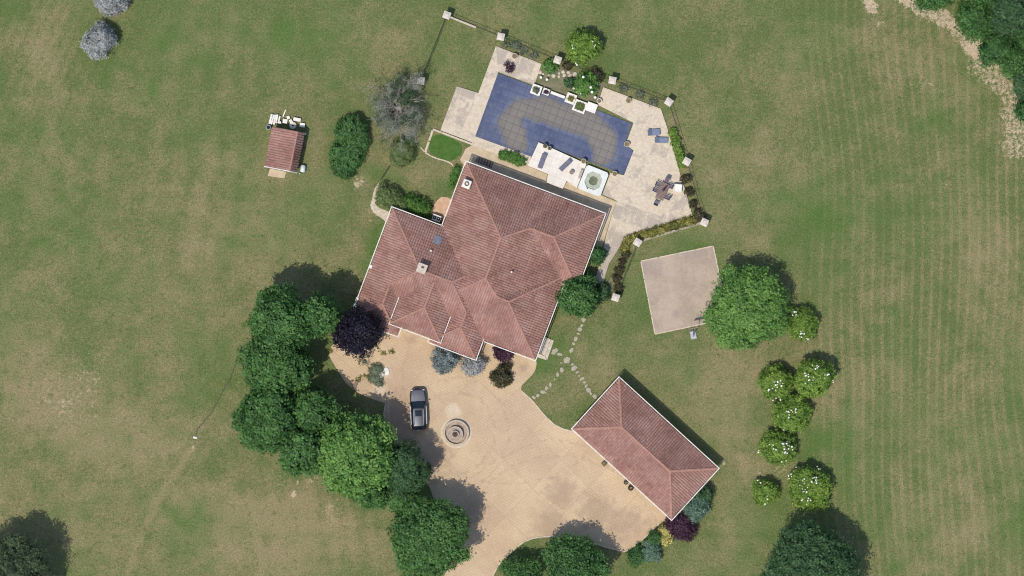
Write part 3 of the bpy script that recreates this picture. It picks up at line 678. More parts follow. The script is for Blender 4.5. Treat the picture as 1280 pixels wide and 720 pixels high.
# ================================================================== ROOFS
def roof_planes(wg):
    """each side's height as a*u + b*v + c (in plan pixels, times the pitch)"""
    u0, u1, v0, v1 = wg['rect']; k = wg.get('k', (1, 1, 1, 1)); h0 = wg.get('h0', 0.0)
    return {'W': (k[0], 0, -k[0] * u0 + h0), 'E': (-k[1], 0, k[1] * u1 + h0), 'N': (0, k[2], -k[2] * v0 + h0), 'S': (0, -k[3], k[3] * v1 + h0)}
def build_roof(thing, fr, wings, pitch, zb, cw=0.29, rh=0.38, tile_m='tile', seed=1, skip=()):
    rg = np.random.default_rng(seed)
    planes = [roof_planes(w_) for w_ in wings]
    hs = S * pitch
    for wi, w_ in enumerate(wings):
        u0, u1, v0, v1 = w_['rect']; rect = [(u0, v0), (u1, v0), (u1, v1), (u0, v1)]
        for side, pl in planes[wi].items():
            if (wi, side) in skip: continue
            poly = rect
            for s2, p2 in planes[wi].items():
                if s2 != side: poly = clip(poly, p2[0] - pl[0], p2[1] - pl[1], p2[2] - pl[2])
                if len(poly) < 3: break
            if area(poly) < 1: continue
            pieces = [poly]
            for wj in range(len(wings)):
                if wj == wi: continue
                eps = 0.02 if wj > wi else -0.02
                r2 = wings[wj]['rect']
                cut = [(1, 0, -r2[0]), (-1, 0, r2[1]), (0, 1, -r2[2]), (0, -1, r2[3])]
                cut += [(p2[0] - pl[0], p2[1] - pl[1], p2[2] - pl[2] - eps) for p2 in planes[wj].values()]
                nxt = []
                for pc in pieces: nxt += subtract(pc, cut)
                pieces = nxt
            if not pieces: continue
            hz = lambda u, v: zb + hs * (pl[0] * u + pl[1] * v + pl[2])
            clusters = []
            for pc in pieces:
                hit = [c_ for c_ in clusters if any(any(inside(p, o_, -0.3) for p in pc) or any(inside(p, pc, -0.3) for p in o_) for o_ in c_)]
                clusters = [c_ for c_ in clusters if c_ not in hit] + [sum(hit, []) + [pc]]
            for cl_ in clusters:
                mb = MB()
                for pc in cl_:
                    pts = [(*fr.xy(*p), hz(*p)) for p in pc]
                    nz = sum(pts[i][0] * pts[(i + 1) % len(pts)][1] - pts[(i + 1) % len(pts)][0] * pts[i][1] for i in range(len(pts)))
                    if nz < 0: pts = pts[::-1]
                    mb.add(pts, [tuple(range(len(pts)))])
                slope = mb.build('roof_slope', M['under'], thing)
            # barrel tiles: columns run down the slope
            g = np.array([pl[0], pl[1]]); kk = np.linalg.norm(g); dn = -g / kk
            along = np.array([-dn[1], dn[0]]); tan = pitch * kk
            cwp, rhp = cw / S, rh / S / math.sqrt(1 + tan * tan)
            allp = np.array([p for pc in pieces for p in pc]); A = allp @ along; D = allp @ dn
            eave = dn @ np.array([[u0, v0], [u1, v0], [u1, v1], [u0, v1]]).T; e_max = eave.max()
            C = []
            for i in range(math.floor(A.min() / cwp) - 1, math.ceil(A.max() / cwp) + 2):
                for j in range(0, math.ceil((e_max - D.min()) / rhp) + 1):
                    p = along * ((i + 0.5) * cwp) + dn * (e_max - (j + 0.5) * rhp)
                    if any(inside(p, pc, -0.15) for pc in pieces): C.append(p)
            if not C: continue
            C = np.array(C); n = len(C)
            XYc = np.array([fr.xy(*p) for p in C]); Zc = np.array([hz(*p) for p in C])
            Uw, Vw = fr.U, fr.V
            al = along[0] * Uw + along[1] * Vw
            dw = dn[0] * Uw + dn[1] * Vw; dw = np.array([dw[0], dw[1], -tan]) / math.sqrt(1 + tan * tan)
            nr = np.cross(al, dw); nr = nr if nr[2] > 0 else -nr
            ctr = np.stack([XYc[:, 0], XYc[:, 1], Zc], 1)
            hw = cw * 0.45; ln = rh * 0.56
            jit = rg.normal(0, 0.012, (n, 2)); ht = 0.048 + rg.normal(0, 0.008, n)
            prof = [(-1, 0.0), (-0.62, 0.75), (0, 1.0), (0.62, 0.75), (1, 0.0)]
            V = []
            for end in (0, 1):
                for a_, b_ in prof:
                    taper = 1.0 if end else 0.82
                    q = ctr + al * (a_ * hw * taper) + dw * (ln * (1 if end else -1)) + al * jit[:, :1] + nr * ((b_ * ht + (0.045 if end else -0.006))[:, None])
                    V.append(q)
            V = np.stack(V, 1).reshape(-1, 3)
            f0 = [(k, k + 1, k + 6, k + 5) for k in range(4)] + [(5, 6, 8, 9), (6, 7, 8, 8)]
            f0 = [(k, k + 1, k + 6, k + 5) for k in range(4)] + [(5, 6, 7, 9), (9, 7, 8, 9)]
            f0 = f0[:4] + [(5, 6, 8, 9)]
            F = (np.arange(n)[:, None, None] * 10 + np.array(f0)[None]).reshape(-1, 4)
            vals = np.repeat(np.clip(0.55 + 0.26 * rg.normal(0, 1, n), 0, 1), len(f0))
            base = np.array(thing.location)
            o = obj('roof_tiles', np_mesh('roof_tiles', V - base, F, vals), M[tile_m], slope)
            o['kind'] = 'stuff'
    return planes
def ridge_line(thing, fr, segs, zf, r=0.125, m='ridge'):
    """half-round caps along each hip or ridge; one part per line"""
    for a, b in segs:
        pa, pb = np.array((*fr.xy(*a), zf(*a))), np.array((*fr.xy(*b), zf(*b)))
        L = np.linalg.norm(pb - pa); cnt = max(1, round(L / 0.42)); mb = MB()
        for k in range(cnt):
            p, q = pa + (pb - pa) * (k / cnt), pa + (pb - pa) * ((k + 1.12) / cnt)
            t = (q - p) / np.linalg.norm(q - p); nrm = np.cross((0, 0, 1), t); nrm /= np.linalg.norm(nrm); up = np.cross(t, nrm)
            vs_ = []
            for pt, rr in ((p, r * 1.06), (q, r * 0.92)):
                for th in (0, 45, 90, 135, 180):
                    vs_.append(pt + nrm * rr * math.cos(R(th)) + up * (rr * 0.75 * math.sin(R(th)) + 0.02))
            mb.add(vs_, [(i, i + 1, i + 6, i + 5) for i in range(4)] + [(4, 3, 2, 1, 0), (5, 6, 7, 8, 9)])
        o = mb.build('ridge_cap', M[m], thing); o['kind'] = 'stuff'
def hfun(planes, zb, pitch, rects):
    def f(u, v):
        best = -1e9
        for P_, r in zip(planes, rects):
            if r[0] - .5 <= u <= r[1] + .5 and r[2] - .5 <= v <= r[3] + .5:
                best = max(best, min(a * u + b * v + c for a, b, c in P_.values()))
        return zb + S * pitch * max(best, 0)
    return f

# ================================================================== HOUSE
PITCH, EAVE = 0.38, 2.5
house = empty('villa', (*HF.xy(50, 120), 0), 'large villa with many-hipped terracotta tile roof and white gutters', 'house')
wings = [dict(rect=(0, 165.5, 0, 200), k=(1, 0.789, 1, 1)), dict(rect=(60, 183.5, 0, 98)), dict(rect=(40, 165.5, 88.8, 200)),
         dict(rect=(-67, 95.5, 86, 206)), dict(rect=(34.5, 95.5, 120, 225.5)), dict(rect=(-67, -6, 120, 232.4)), dict(rect=(-18.6, 46.8, 150, 220.7), h0=19.5, k=(1, 1, 60, 1))]
planes = build_roof(house, HF, wings, PITCH, EAVE, seed=3)
hf = hfun(planes, EAVE, PITCH, [w_['rect'] for w_ in wings])
ridge_line(house, HF, [((0, 0), (73, 73)), ((73, 73), (103.4, 49)), ((73, 73), (73, 127)), ((73, 127), (47.75, 152.25)), ((73, 127), (95, 144.4)), ((95, 144.4), (109.9, 144.4)),
    ((109.9, 144.4), (160.9, 93.4)), ((109.9, 144.4), (165.5, 200)), ((103.4, 49), (134.5, 49)), ((134.5, 49), (183.5, 0)), ((134.5, 49), (183.5, 98)), ((-67, 86), (-7, 146)), ((-7, 146), (35.5, 146)),
    ((35.5, 146), (47.5, 134)), ((35.5, 146), (65, 175.5)), ((65, 175.5), (65, 195)), ((65, 195), (95.5, 225.5)), ((65, 195), (46.9, 213)), ((-7, 146), (-36.5, 175.6)), ((-36.5, 175.6), (-36.5, 202)),
    ((-36.5, 202), (-67, 232.4)), ((-36.5, 202), (-19, 219.5)), ((14.1, 153.8), (14.1, 188)), ((14.1, 188), (46.8, 220.7)), ((14.1, 188), (-18.6, 220.7))], hf)
outline = [(0, 0), (183.5, 0), (183.5, 98), (165.5, 98), (165.5, 200), (95.5, 200), (95.5, 225.5), (34.5, 225.5), (34.5, 206), (-6, 206), (-6, 232.4), (-67, 232.4), (-67, 86), (0, 86)]
def inset(poly, d):
    out = []; n = len(poly)
    for i in range(n):
        a, b, c = poly[i - 1], poly[i], poly[(i + 1) % n]
        n1 = (-(b[1] - a[1]), b[0] - a[0]); n2 = (-(c[1] - b[1]), c[0] - b[0])
        sg = lambda x: (x > 1e-6) - (x < -1e-6)
        out.append((b[0] + d * (sg(n1[0]) + sg(n2[0])), b[1] + d * (sg(n1[1]) + sg(n2[1]))))
    return out
wall_uv = inset(outline, 5.0)
MB().prism([HF.xy(*p) for p in wall_uv], -0.2, EAVE - 0.06).build('wall', M['render'], house)
MB().prism([HF.xy(*p) for p in inset(outline, 0.6)], EAVE - 0.05, EAVE - 0.015).build('soffit', M['white'], house)
for a, b in zip(outline, outline[1:] + outline[:1]):
    ang = math.atan2(b[1] - a[1], b[0] - a[0]); nx_, ny_ = math.sin(ang), -math.cos(ang); e = 1.9
    ux, uy = math.cos(ang), math.sin(ang)
    p = (*HF.xy(a[0] + nx_ * e - ux * 1.7, a[1] + ny_ * e - uy * 1.7), EAVE - 0.05); q = (*HF.xy(b[0] + nx_ * e + ux * 2.5, b[1] + ny_ * e + uy * 2.5), EAVE - 0.05)
    MB().bar(p, q, 0.11, 0.12).build('gutter', M['gutter'], house)
# raised porch roof: its walls and gutters
zp = EAVE + S * PITCH * 19.5
MB().prism([HF.xy(*p) for p in [(-14, 188), (42, 188), (42, 216), (-14, 216)]], 0.0, zp - 0.05).build('wall', M['render'], house)
MB().prism([HF.xy(*p) for p in [(-18.2, 186.5), (46.4, 186.5), (46.4, 220.3), (-18.2, 220.3)]], zp - 0.05, zp - 0.012).build('soffit', M['white'], house)
for a, b in (((-20.4, 185.5), (-20.4, 223.3)), ((48.6, 186), (48.6, 223.3)), ((-19.7, 222.6), (47.9, 222.6))):
    MB().bar((*HF.xy(*a), zp - 0.05), (*HF.xy(*b), zp - 0.05), 0.10, 0.12).build('gutter', M['gutter'], house)
# windows and doors in the walls
def window(thing, fr, a, b, sill, head, off=0.0, door=False):
    (ax, ay), (bx, by) = fr.xy(*a), fr.xy(*b); dv = np.array((bx - ax, by - ay)); L = np.linalg.norm(dv); dv /= L; nn = np.array((dv[1], -dv[0]))
    rz = math.atan2(dv[1], dv[0]); cx, cy = (ax + bx) / 2, (ay + by) / 2
    f = MB()
    for sx in (-1, 1): f.box((cx + dv[0] * sx * (L / 2 - .04), cy + dv[1] * sx * (L / 2 - .04), sill), (0.08, 0.10, head - sill), rz)
    f.box((cx, cy, head - 0.08), (L - 0.17, 0.098, 0.08), rz).box((cx, cy, sill), (L - 0.17, 0.098, 0.08), rz)
    if not door: f.box((cx, cy, sill + 0.08), (0.06, 0.096, head - sill - 0.17), rz)
    fo = f.build('door' if door else 'window', M['oak' if door else 'white'], thing)
    MB().box((cx, cy, sill + 0.08), (L - 0.16, 0.05, head - sill - 0.16), rz).build('panel' if door else 'pane', M['oak' if door else 'glass'], fo)
    if door: MB().box((cx + dv[0] * L * .35, cy + dv[1] * L * .35, 1.0), (0.04, 0.2, 0.12), rz).build('handle', M['chrome'], fo)
for a, b in [((20, 5), (45, 5)), ((65, 5), (100, 5)), ((120, 5), (145, 5))]: window(house, HF, a, b, 0.06, 2.2)
for a, b in [((178.5, 25), (178.5, 45)), ((178.5, 60), (178.5, 78)), ((160.5, 120), (160.5, 138)), ((160.5, 155), (160.5, 172)), ((-62, 120), (-62, 138)), ((-62, 165), (-62, 183)), ((5, 30), (5, 48))]: window(house, HF, a, b, 0.9, 2.2)
for a, b in [((105, 195), (125, 195)), ((135, 195), (152, 195)), ((55, 220.5), (75, 220.5)), ((-50, 227.4), (-30, 227.4))]: window(house, HF, a, b, 0.9, 2.2)
window(house, HF, (8, 216), (20, 216), 0.03, 2.2, door=True)
# chimneys, skylight, vents
def on_roof(px, py):
    dx, dy = px - HF.px, py - HF.py; u, v = dx * HF.c + dy * HF.s, -dx * HF.s + dy * HF.c
    return (*HF.xy(u, v), hf(u, v))
rzH = -R(20.5)
x, y, z = on_roof(583.5, 230)
ch = MB().box((x, y, z - 0.5), (0.78, 0.78, 1.35), rzH).build('chimney', M['white'], house)
MB().box((x, y, z + 0.85), (1.0, 1.0, 0.12), rzH, top=0.85).build('chimney_cap', M['white'], ch)
MB().lathe((x, y, z + 0.93), [(0.25, 0), (0.27, 0.2), (0.17, 0.2), (0.16, 0.02)], 14).build('flue', M['bark'], ch)
x, y, z = on_roof(528, 335.5)
ch = MB().box((x, y, z - 0.6), (0.85, 0.95, 1.5), rzH).build('chimney', M['fountain'], house)
MB().box((x, y, z + 0.90), (1.15, 1.15, 0.13), rzH, top=0.9).build('chimney_cap', M['stone'], ch)
MB().box((x + .1, y + 0.12, z + 1.03), (0.34, 0.22, 0.05), rzH).build('flue', M['bark'], ch)
x, y, z = on_roof(547, 300); mb = MB()
def slope_panel(px, py, wu, wv, lift, th):
    dx, dy = px - HF.px, py - HF.py; u, v = dx * HF.c + dy * HF.s, -dx * HF.s + dy * HF.c
    vs_ = []
    for l in (lift - th, lift):
        for a, b in ((-1, -1), (1, -1), (1, 1), (-1, 1)): vs_.append((*HF.xy(u + a * wu / 2, v + b * wv / 2), hf(u + a * wu / 2, v + b * wv / 2) + l))
    return MB().add(vs_, [(0, 1, 2, 3), (7, 6, 5, 4), (4, 5, 1, 0), (5, 6, 2, 1), (6, 7, 3, 2), (7, 4, 0, 3)])
sl = slope_panel(547, 300, 9.5, 10.5, 0.16, 0.2).build('skylight', M['grey_metal'], house)
slope_panel(547, 300, 7.6, 8.6, 0.175, 0.02).build('pane', M['lens'], sl)
for px, py in ((539, 313.5), (639.5, 340)):
    x, y, z = on_roof(px, py); MB().lathe((x, y, z - 0.1), [(0.08, 0), (0.08, 0.5), (0.13, 0.5), (0.10, 0.6), (0.02, 0.62)], 10).build('vent_pipe', M['white'], house)
for px, py in ((463, 333.5), (446, 374), (443.5, 382)):
    x, y = XY(px, py, 3.1); MB().box((x, y, EAVE - 0.02), (0.32, 0.38, 0.14), rzH).build('downpipe_head', M['white'], house)

# ================================================================== GARAGE
GF = Frame(773.9, 473.6, 42.4, 2.5)
garage = empty('garage', (*GF.xy(82.5, 42), 0), 'long hipped garage with terracotta tiles beside the driveway', 'garage')
GP, GE = 0.38, 2.45
gw = [dict(rect=(0, 166, 0, 84.6))]
gpl = build_roof(garage, GF, gw, GP, GE, seed=9); gf = hfun(gpl, GE, GP, [gw[0]['rect']])
ridge_line(garage, GF, [((0, 0), (42.3, 42.3)), ((0, 84.6), (42.3, 42.3)), ((42.3, 42.3), (123.7, 42.3)), ((166, 0), (123.7, 42.3)), ((166, 84.6), (123.7, 42.3))], gf, 0.16)
gout = [(0, 0), (166, 0), (166, 84.6), (0, 84.6)]
MB().prism([GF.xy(*p) for p in [(4, 4), (162, 4), (162, 81), (4, 81)]], -0.2, GE - 0.06).build('wall', M['render'], garage)
MB().prism([GF.xy(*p) for p in [(.6, .6), (165.4, .6), (165.4, 84), (.6, 84)]], GE - 0.05, GE - 0.015).build('soffit', M['white'], garage)
for a, b in (((-1.8, -2.4), (-1.8, 87)), ((167.8, -2.4), (167.8, 87)), ((-1, -1.8), (167, -1.8)), ((-1, 86.4), (167, 86.4))):
    MB().bar((*GF.xy(*a), GE - 0.07), (*GF.xy(*b), GE - 0.05), 0.11, 0.12).build('gutter', M['gutter'], garage)
for u in (20, 62, 104): window(garage, GF, (u, 81), (u + 32, 81), 0.03, 2.15, door=True)
for u in (40, 110): window(garage, GF, (u, 4), (u + 14, 4), 1.1, 2.0)
window(garage, GF, (4, 30), (4, 42), 0.03, 2.1, door=True)

# ================================================================== SHED
SF = Frame(340.3, 157.9, 11.3, 2.3)
shed = empty('shed', (*SF.xy(20, 25), 0), 'small shed with brick-red tiled roof standing alone in the lawn', 'shed')
sw = [dict(rect=(0, 40.5, 0, 50.5), k=(1, 4.0, 400, 400))]
spl = build_roof(shed, SF, sw, 0.30, 1.65, tile_m='tile', seed=5, skip=((0, 'N'), (0, 'S'))); sfz = hfun(spl, 1.65, 0.30, [(0, 40.5, 0, 50.5)])
zr = 1.65 + S * 0.30 * 32.4
MB().add([(*SF.xy(32.4, 0), zr), (*SF.xy(32.4, 50.5), zr)], []).add([], [])
rmb = MB(); pa, pb = (*SF.xy(32.4, .5), zr), (*SF.xy(32.4, 50), zr); rmb.tube([pa, pb], 0.12, 8); o = rmb.build('ridge_cap', M['ridge'], shed)
wmb = MB(); wp = [(1.5, 1.5), (39, 1.5), (39, 49), (1.5, 49)]
MB().prism([SF.xy(*p) for p in wp], -0.2, 1.61).build('wall', M['rubble'], shed)
for v in (1.5, 49):
    g = MB(); pr = [(*SF.xy(1.5, v), 1.61), (*SF.xy(39, v), 1.61), (*SF.xy(32.4, v), zr - 0.06), (*SF.xy(1.6, v), 1.65)]
    pr2 = [(*SF.xy(1.5, v + 0.8), 1.61), (*SF.xy(39, v + .8), 1.61), (*SF.xy(32.4, v + .8), zr - 0.06), (*SF.xy(1.6, v + .8), 1.65)]
    g.add(pr + pr2, [(0, 1, 2, 3), (7, 6, 5, 4), (0, 4, 5, 1), (1, 5, 6, 2), (2, 6, 7, 3), (3, 7, 4, 0)]).build('gable', M['rubble'], shed)
mb = MB(); e0 = (*SF.xy(-.5, 51), 1.63); e1 = (*SF.xy(32.4, 51), zr + .0); e2 = (*SF.xy(41, 51), 1.63)
mb.bar(e0, e1, 0.12, 0.09).bar(e1, e2, 0.12, 0.09).build('verge_board', M['gutter'], shed)
MB().prism([SF.xy(*p) for p in [(6, 51.8), (27, 51.8), (26, 60.5), (5, 61.5)]], -0.1, 0.14).build('door_step', M['sandstrip'], shed)
window(shed, SF, (11, 49.9), (20, 49.9), 0.15, 1.55, door=True)

# ================================================================== POOL
cover_px = [(621.6, 91.0), (789.5, 154.0), (781.5, 180.6), (792, 187.8), (780, 218.3), (672.5, 178.2), (664.5, 195.8), (593.6, 170.2)]
pool = empty('pool_cover', (*XY(690, 150), 0.02), 'blue quilted safety cover stretched over the pool, grey dirt on it', 'pool cover')
MB().prism(pxpoly(cover_px), 0.02, 0.085).build('strap_net', M['seam'], pool)
q = uvpoly(cover_px); PS = 9.45
def cover_dirt(P, Q):
    dm = seg_dist(P, Q, [(646, 172), (640, 152), (652, 138), (680, 138), (712, 150), (742, 160), (752, 172), (752, 190)])
    d = sstep(25, 7, dm + 8 * (fbm(P * S, Q * S, 1.6, 44) - 0.5))
    d *= 1 - 0.75 * sstep(11, 4, np.hypot((P - 657), (Q - 153)))
    d *= 1 - 0.95 * sstep(16, 5, seg_dist(P, Q, [(668, 172), (690, 172), (720, 184), (735, 190)]))
    d += 0.45 * sstep(9, 2, np.abs(np.hypot((P - 752) / 1.0, (Q - 180) / 1.4) - 12)) * sstep(30, 10, np.hypot(P - 752, Q - 180))
    return d + 0.24 * (fbm(P * S, Q * S, 2.4, 12) - 0.5)
i0, i1 = math.floor(-4 / PS), math.ceil(192 / PS)
for i in range(i0, i1):
    for j in range(math.floor(-122 / PS), math.ceil(-30 / PS)):
        g = 0.19; c = clip_rect(q, i * PS + g, (i + 1) * PS - g, j * PS + g, (j + 1) * PS - g)
        if area(c) < 3: continue
        full = area(c) > (PS - 2 * g) ** 2 - 0.5
        if full:
            n = 5; gg = np.linspace(g, PS - g, n); A, B = np.meshgrid(gg, gg)
            us, vs_ = (i * PS + A).ravel(), (j * PS + B).ravel()
            ii = (np.arange(n - 1)[:, None] * n + np.arange(n - 1)[None]).ravel(); F = np.stack([ii, ii + n, ii + n + 1, ii + 1], 1)
            xy = np.array([PF.xy(a, b) for a, b in zip(us, vs_)])
            z = 0.10 + 0.02 * np.sin(np.pi * (A.ravel() - g) / (PS - 2 * g)) * np.sin(np.pi * (B.ravel() - g) / (PS - 2 * g))
            base = np.array(pool.location)
            me = np_mesh('panel', np.stack([xy[:, 0], xy[:, 1], z], 1) - base, F)
            o = obj('panel', me, M['cover'], pool)
        else:
            xy = np.array([PF.xy(*p) for p in c]); o = MB().prism([tuple(p) for p in xy], 0.07, 0.10, cap0=False).build('panel', M['cover'], pool); me = o.data
            xy = np.array([(v.co.x + pool.location.x, v.co.y + pool.location.y) for v in me.vertices])
        dv = cover_dirt(xy[:, 0] / S + 640, 360 - xy[:, 1] / S)
        a = me.attributes.new('dirt', 'FLOAT', 'POINT'); a.data.foreach_set('value', dv.astype(np.float32))

# ---- white terrace and hot tub
TZ = 0.42
ter = empty('white_terrace', (*XY(700, 210), 0), 'raised white stone terrace between the pool and the house', 'terrace')
t_px = [(673.3, 177.8), (733.0, 205.0), (721.0, 235.0), (708.3, 226.2), (703.3, 236.4), (683, 228.0), (684.9, 217.7), (659.7, 207.2)]
MB().prism(pxpoly(t_px), -0.1, TZ - 0.02).build('base', M['kerb'], ter)
qt = uvpoly(t_px)
for i in range(4, 18):
    for j in range(-7, 3):
        z_ = 11.0; g = 0.12; c = clip_rect(qt, i * z_ + g, (i + 1) * z_ - g, j * z_ + g, (j + 1) * z_ - g)
        if area(c) < 3: continue
        MB().prism([PF.xy(*p) for p in c], TZ - 0.06, TZ + random.Random(i * 7 + j).uniform(-.003, .003), cap0=False).build('paving_slab', M['whitestone'], ter)
tub = empty('hot_tub', (*XY(741.5, 226), 0), 'square white hot tub with murky green water beside the terrace', 'hot tub')
tpx = [(733.6, 205.6), (761.2, 216.7), (750, 246.4), (721.6, 235.6)]
ctr = np.mean(np.array(tpx), 0)
def shrink(pts, k, off=(0, 0)): return [tuple(ctr + np.array(off) + (np.array(p) - ctr) * k) for p in pts]
def ring(po, pi, z0, z1):
    mb = MB(); a = pxpoly(po); b = pxpoly(pi); n = len(a)
    vs_ = [(*p, z0) for p in a] + [(*p, z1) for p in a] + [(*p, z1) for p in b] + [(*p, z0) for p in b]
    fs = []
    for i in range(n):
        j = (i + 1) % n
        fs += [(i, n + i, n + j, j), (n + i, 2 * n + i, 2 * n + j, n + j), (2 * n + i, 3 * n + i, 3 * n + j, 2 * n + j)]
    return mb.add(vs_, fs)
tp8 = lambda k: [tuple(ctr + (np.array(p) - ctr) * k * f) for p, f in zip(smooth_poly(tpx), [1.15] * 8)]
sq = lambda k: [tuple(p) for p in (ctr + (np.array(smooth_poly(tpx)) - ctr) * k)]
o8 = smooth_poly(tpx)
def sqr(k):   # a square outline with 8 points so it can join the rounded basin
    out = []
    for i in range(4):
        a, b = np.array(tpx[i]), np.array(tpx[(i + 1) % 4]); out += [tuple(ctr + (a * .92 + b * .08 - ctr) * k), tuple(ctr + (a * .08 + b * .92 - ctr) * k)]
    return out
ring(sqr(1.0), sq(0.66), -0.05, 0.55).build('surround', M['tub'], tub)
ring(sq(0.655), sq(0.34), 0.2, 0.40).build('seat_step', M['tub2'], tub)
MB().prism(pxpoly(sq(0.35)), 0.10, 0.30).build('water', M['tub3'], tub)
x, y = XY(734, 235.5); MB().lathe((x, y, 0.55), [(0.07, 0), (0.07, 0.05), (0.03, 0.07)], 10).build('valve', M['iron'], tub)
# pool wall coping left of the terrace, planted trough
trough = empty('planted_trough', (*XY(642, 198), 0), 'long narrow planter with grassy green clump by the pool wall', 'planter')
MB().prism(pxpoly([(625, 187), (660, 200.5), (657, 207), (622, 193.5)]), 0.0, 0.30).build('trough', M['kerb'], trough)

# white planters at the pool edge
def planter(px, py, wpx, dpx, soil_k, label, plant=None, h=0.55):
    x, y = XY(px, py, h); t = empty('pool_planter', (x, y, 0), label, 'planter', 'white planters along the pool edge', rz=-R(20.5))
    wd, dp = wpx * S, dpx * S; b = 0.5 * (1 - soil_k) * min(wd, dp)
    mb = MB()
    for sx in (-1, 1): mb.box((sx * (wd / 2 - b / 2), 0, 0), (b, dp, h))
    for sy in (-1, 1): mb.box((0, sy * (dp / 2 - b / 2), 0), (wd - 2 * b - 0.004, b, h - 0.003))
    me = mb.mesh('box'); me.materials.append(M['white']); inst('box', me, t)
    me = MB().box((0, 0, 0), (wd - 2 * b - 0.01, dp - 2 * b - 0.01, h - 0.08)).mesh('soil'); me.materials.append(M['soil']); inst('soil', me, t)
    return t
planters = [planter(670.3, 112.3, 12.5, 12.5, 0.62, 'white square planter with brown plants joined to a small one', 'p'),
            planter(682.6, 114.6, 8.6, 8.0, 0.5, 'smallest white planter, tucked against a larger one by the bed'),
            planter(713.6, 123.2, 12.6, 12.6, 0.55, 'white square planter with yellowish tuft at the low wall end'),
            planter(724.8, 133.0, 16, 14.5, 0.68, 'largest white planter, grassy, jutting out over the pool cover')]
x, y = XY(739.3, 134.6); blk = MB().box((x, y, 0), (13 * S, 11.5 * S, 0.5), -R(20.5)).build('white_block', M['white']); tag(blk, 'plain white masonry block next to the largest pool planter', 'block')
wl_ = MB().bar((*XY(688.5, 115.5), 0.0), (*XY(706, 122), 0.0), 0.32, 0.40).build('low_wall', M['white']); tag(wl_, 'low white wall linking the pool planters', 'wall')

# ================================================================== VEGETATION
BELT = 'trees of the belt along the driveway'
def leaf_cloud(rng, lobes, dens, k, leaf, tr, up=0.35, zmin=-0.35, core=0.80, spread=0.25, jag=0.10):
    """tufts of leaves over the outer skin of several lobes; lobes rows: cx cy cz rx ry rz"""
    lobes = np.array(lobes, float); Ps, Ns, Ts = [], [], []
    for i, L in enumerate(lobes):
        c, r = L[:3], L[3:]; ar = 2 * math.pi * r[0] * r[1] * 1.5
        n = max(12, int(ar * dens)); dv = rng.normal(0, 1, (n * 2, 3)); dv /= np.linalg.norm(dv, axis=1)[:, None]
        dv = dv[dv[:, 2] > zmin][:n]
        bump_ = 1 + jag * rng.normal(0, 1, (len(dv), 1)) * np.array([[1, 1, 0.6]])
        p = c + dv * r * bump_
        keep = p[:, 2] > 0.05
        for j, L2 in enumerate(lobes):
            if j != i: keep &= (((p - L2[:3]) / L2[3:]) ** 2).sum(1) > 0.86
        nn = dv / r; nn /= np.linalg.norm(nn, axis=1)[:, None]
        Ps.append(p[keep]); Ns.append(nn[keep]); Ts.append(np.full(keep.sum(), rng.normal(0, 0.9)))
    P, Nn = np.concatenate(Ps), np.concatenate(Ns); m = len(P)
    tv = rng.normal(0, 0.9, m) + np.concatenate(Ts) * 0.7
    P = np.repeat(P, k, 0); Nn = np.repeat(Nn, k, 0); tv = np.repeat(tv, k); n = len(P)
    off = rng.normal(0, tr, (n, 3)) * np.array([1, 1, 0.7])
    C = P + off
    nr = Nn * 0.75 + rng.normal(0, 0.45, (n, 3)) + np.array([0, 0, up]); nr /= np.linalg.norm(nr, axis=1)[:, None]
    t = np.cross(nr, rng.normal(0, 1, (n, 3))); t /= np.linalg.norm(t, axis=1)[:, None]; b = np.cross(nr, t)
    l = leaf * rng.uniform(0.65, 1.3, (n, 1)); wd = l * rng.uniform(0.42, 0.7, (n, 1))
    V = np.stack([C - t * l * .5, C + b * wd * .5 + nr * l * 0.05, C + t * l * .5, C - b * wd * .5 + nr * l * 0.05], 1).reshape(-1, 3)
    V[:, 2] = np.maximum(V[:, 2], 0.02)
    F = np.arange(n * 4).reshape(-1, 4)
    vals = np.clip(0.48 + spread * tv * 0.75 + rng.normal(0, 0.14, n), 0, 1)
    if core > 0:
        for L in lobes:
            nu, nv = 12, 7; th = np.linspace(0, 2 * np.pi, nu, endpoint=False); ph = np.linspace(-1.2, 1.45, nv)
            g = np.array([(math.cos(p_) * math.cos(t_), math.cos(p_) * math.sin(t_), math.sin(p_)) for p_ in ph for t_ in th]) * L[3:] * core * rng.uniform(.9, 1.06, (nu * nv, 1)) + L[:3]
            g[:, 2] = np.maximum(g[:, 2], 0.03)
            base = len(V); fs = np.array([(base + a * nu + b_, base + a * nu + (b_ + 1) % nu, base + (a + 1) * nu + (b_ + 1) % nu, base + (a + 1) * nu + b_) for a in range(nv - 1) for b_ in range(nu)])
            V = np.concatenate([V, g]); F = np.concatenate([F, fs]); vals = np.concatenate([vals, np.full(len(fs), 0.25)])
    return V, F, vals

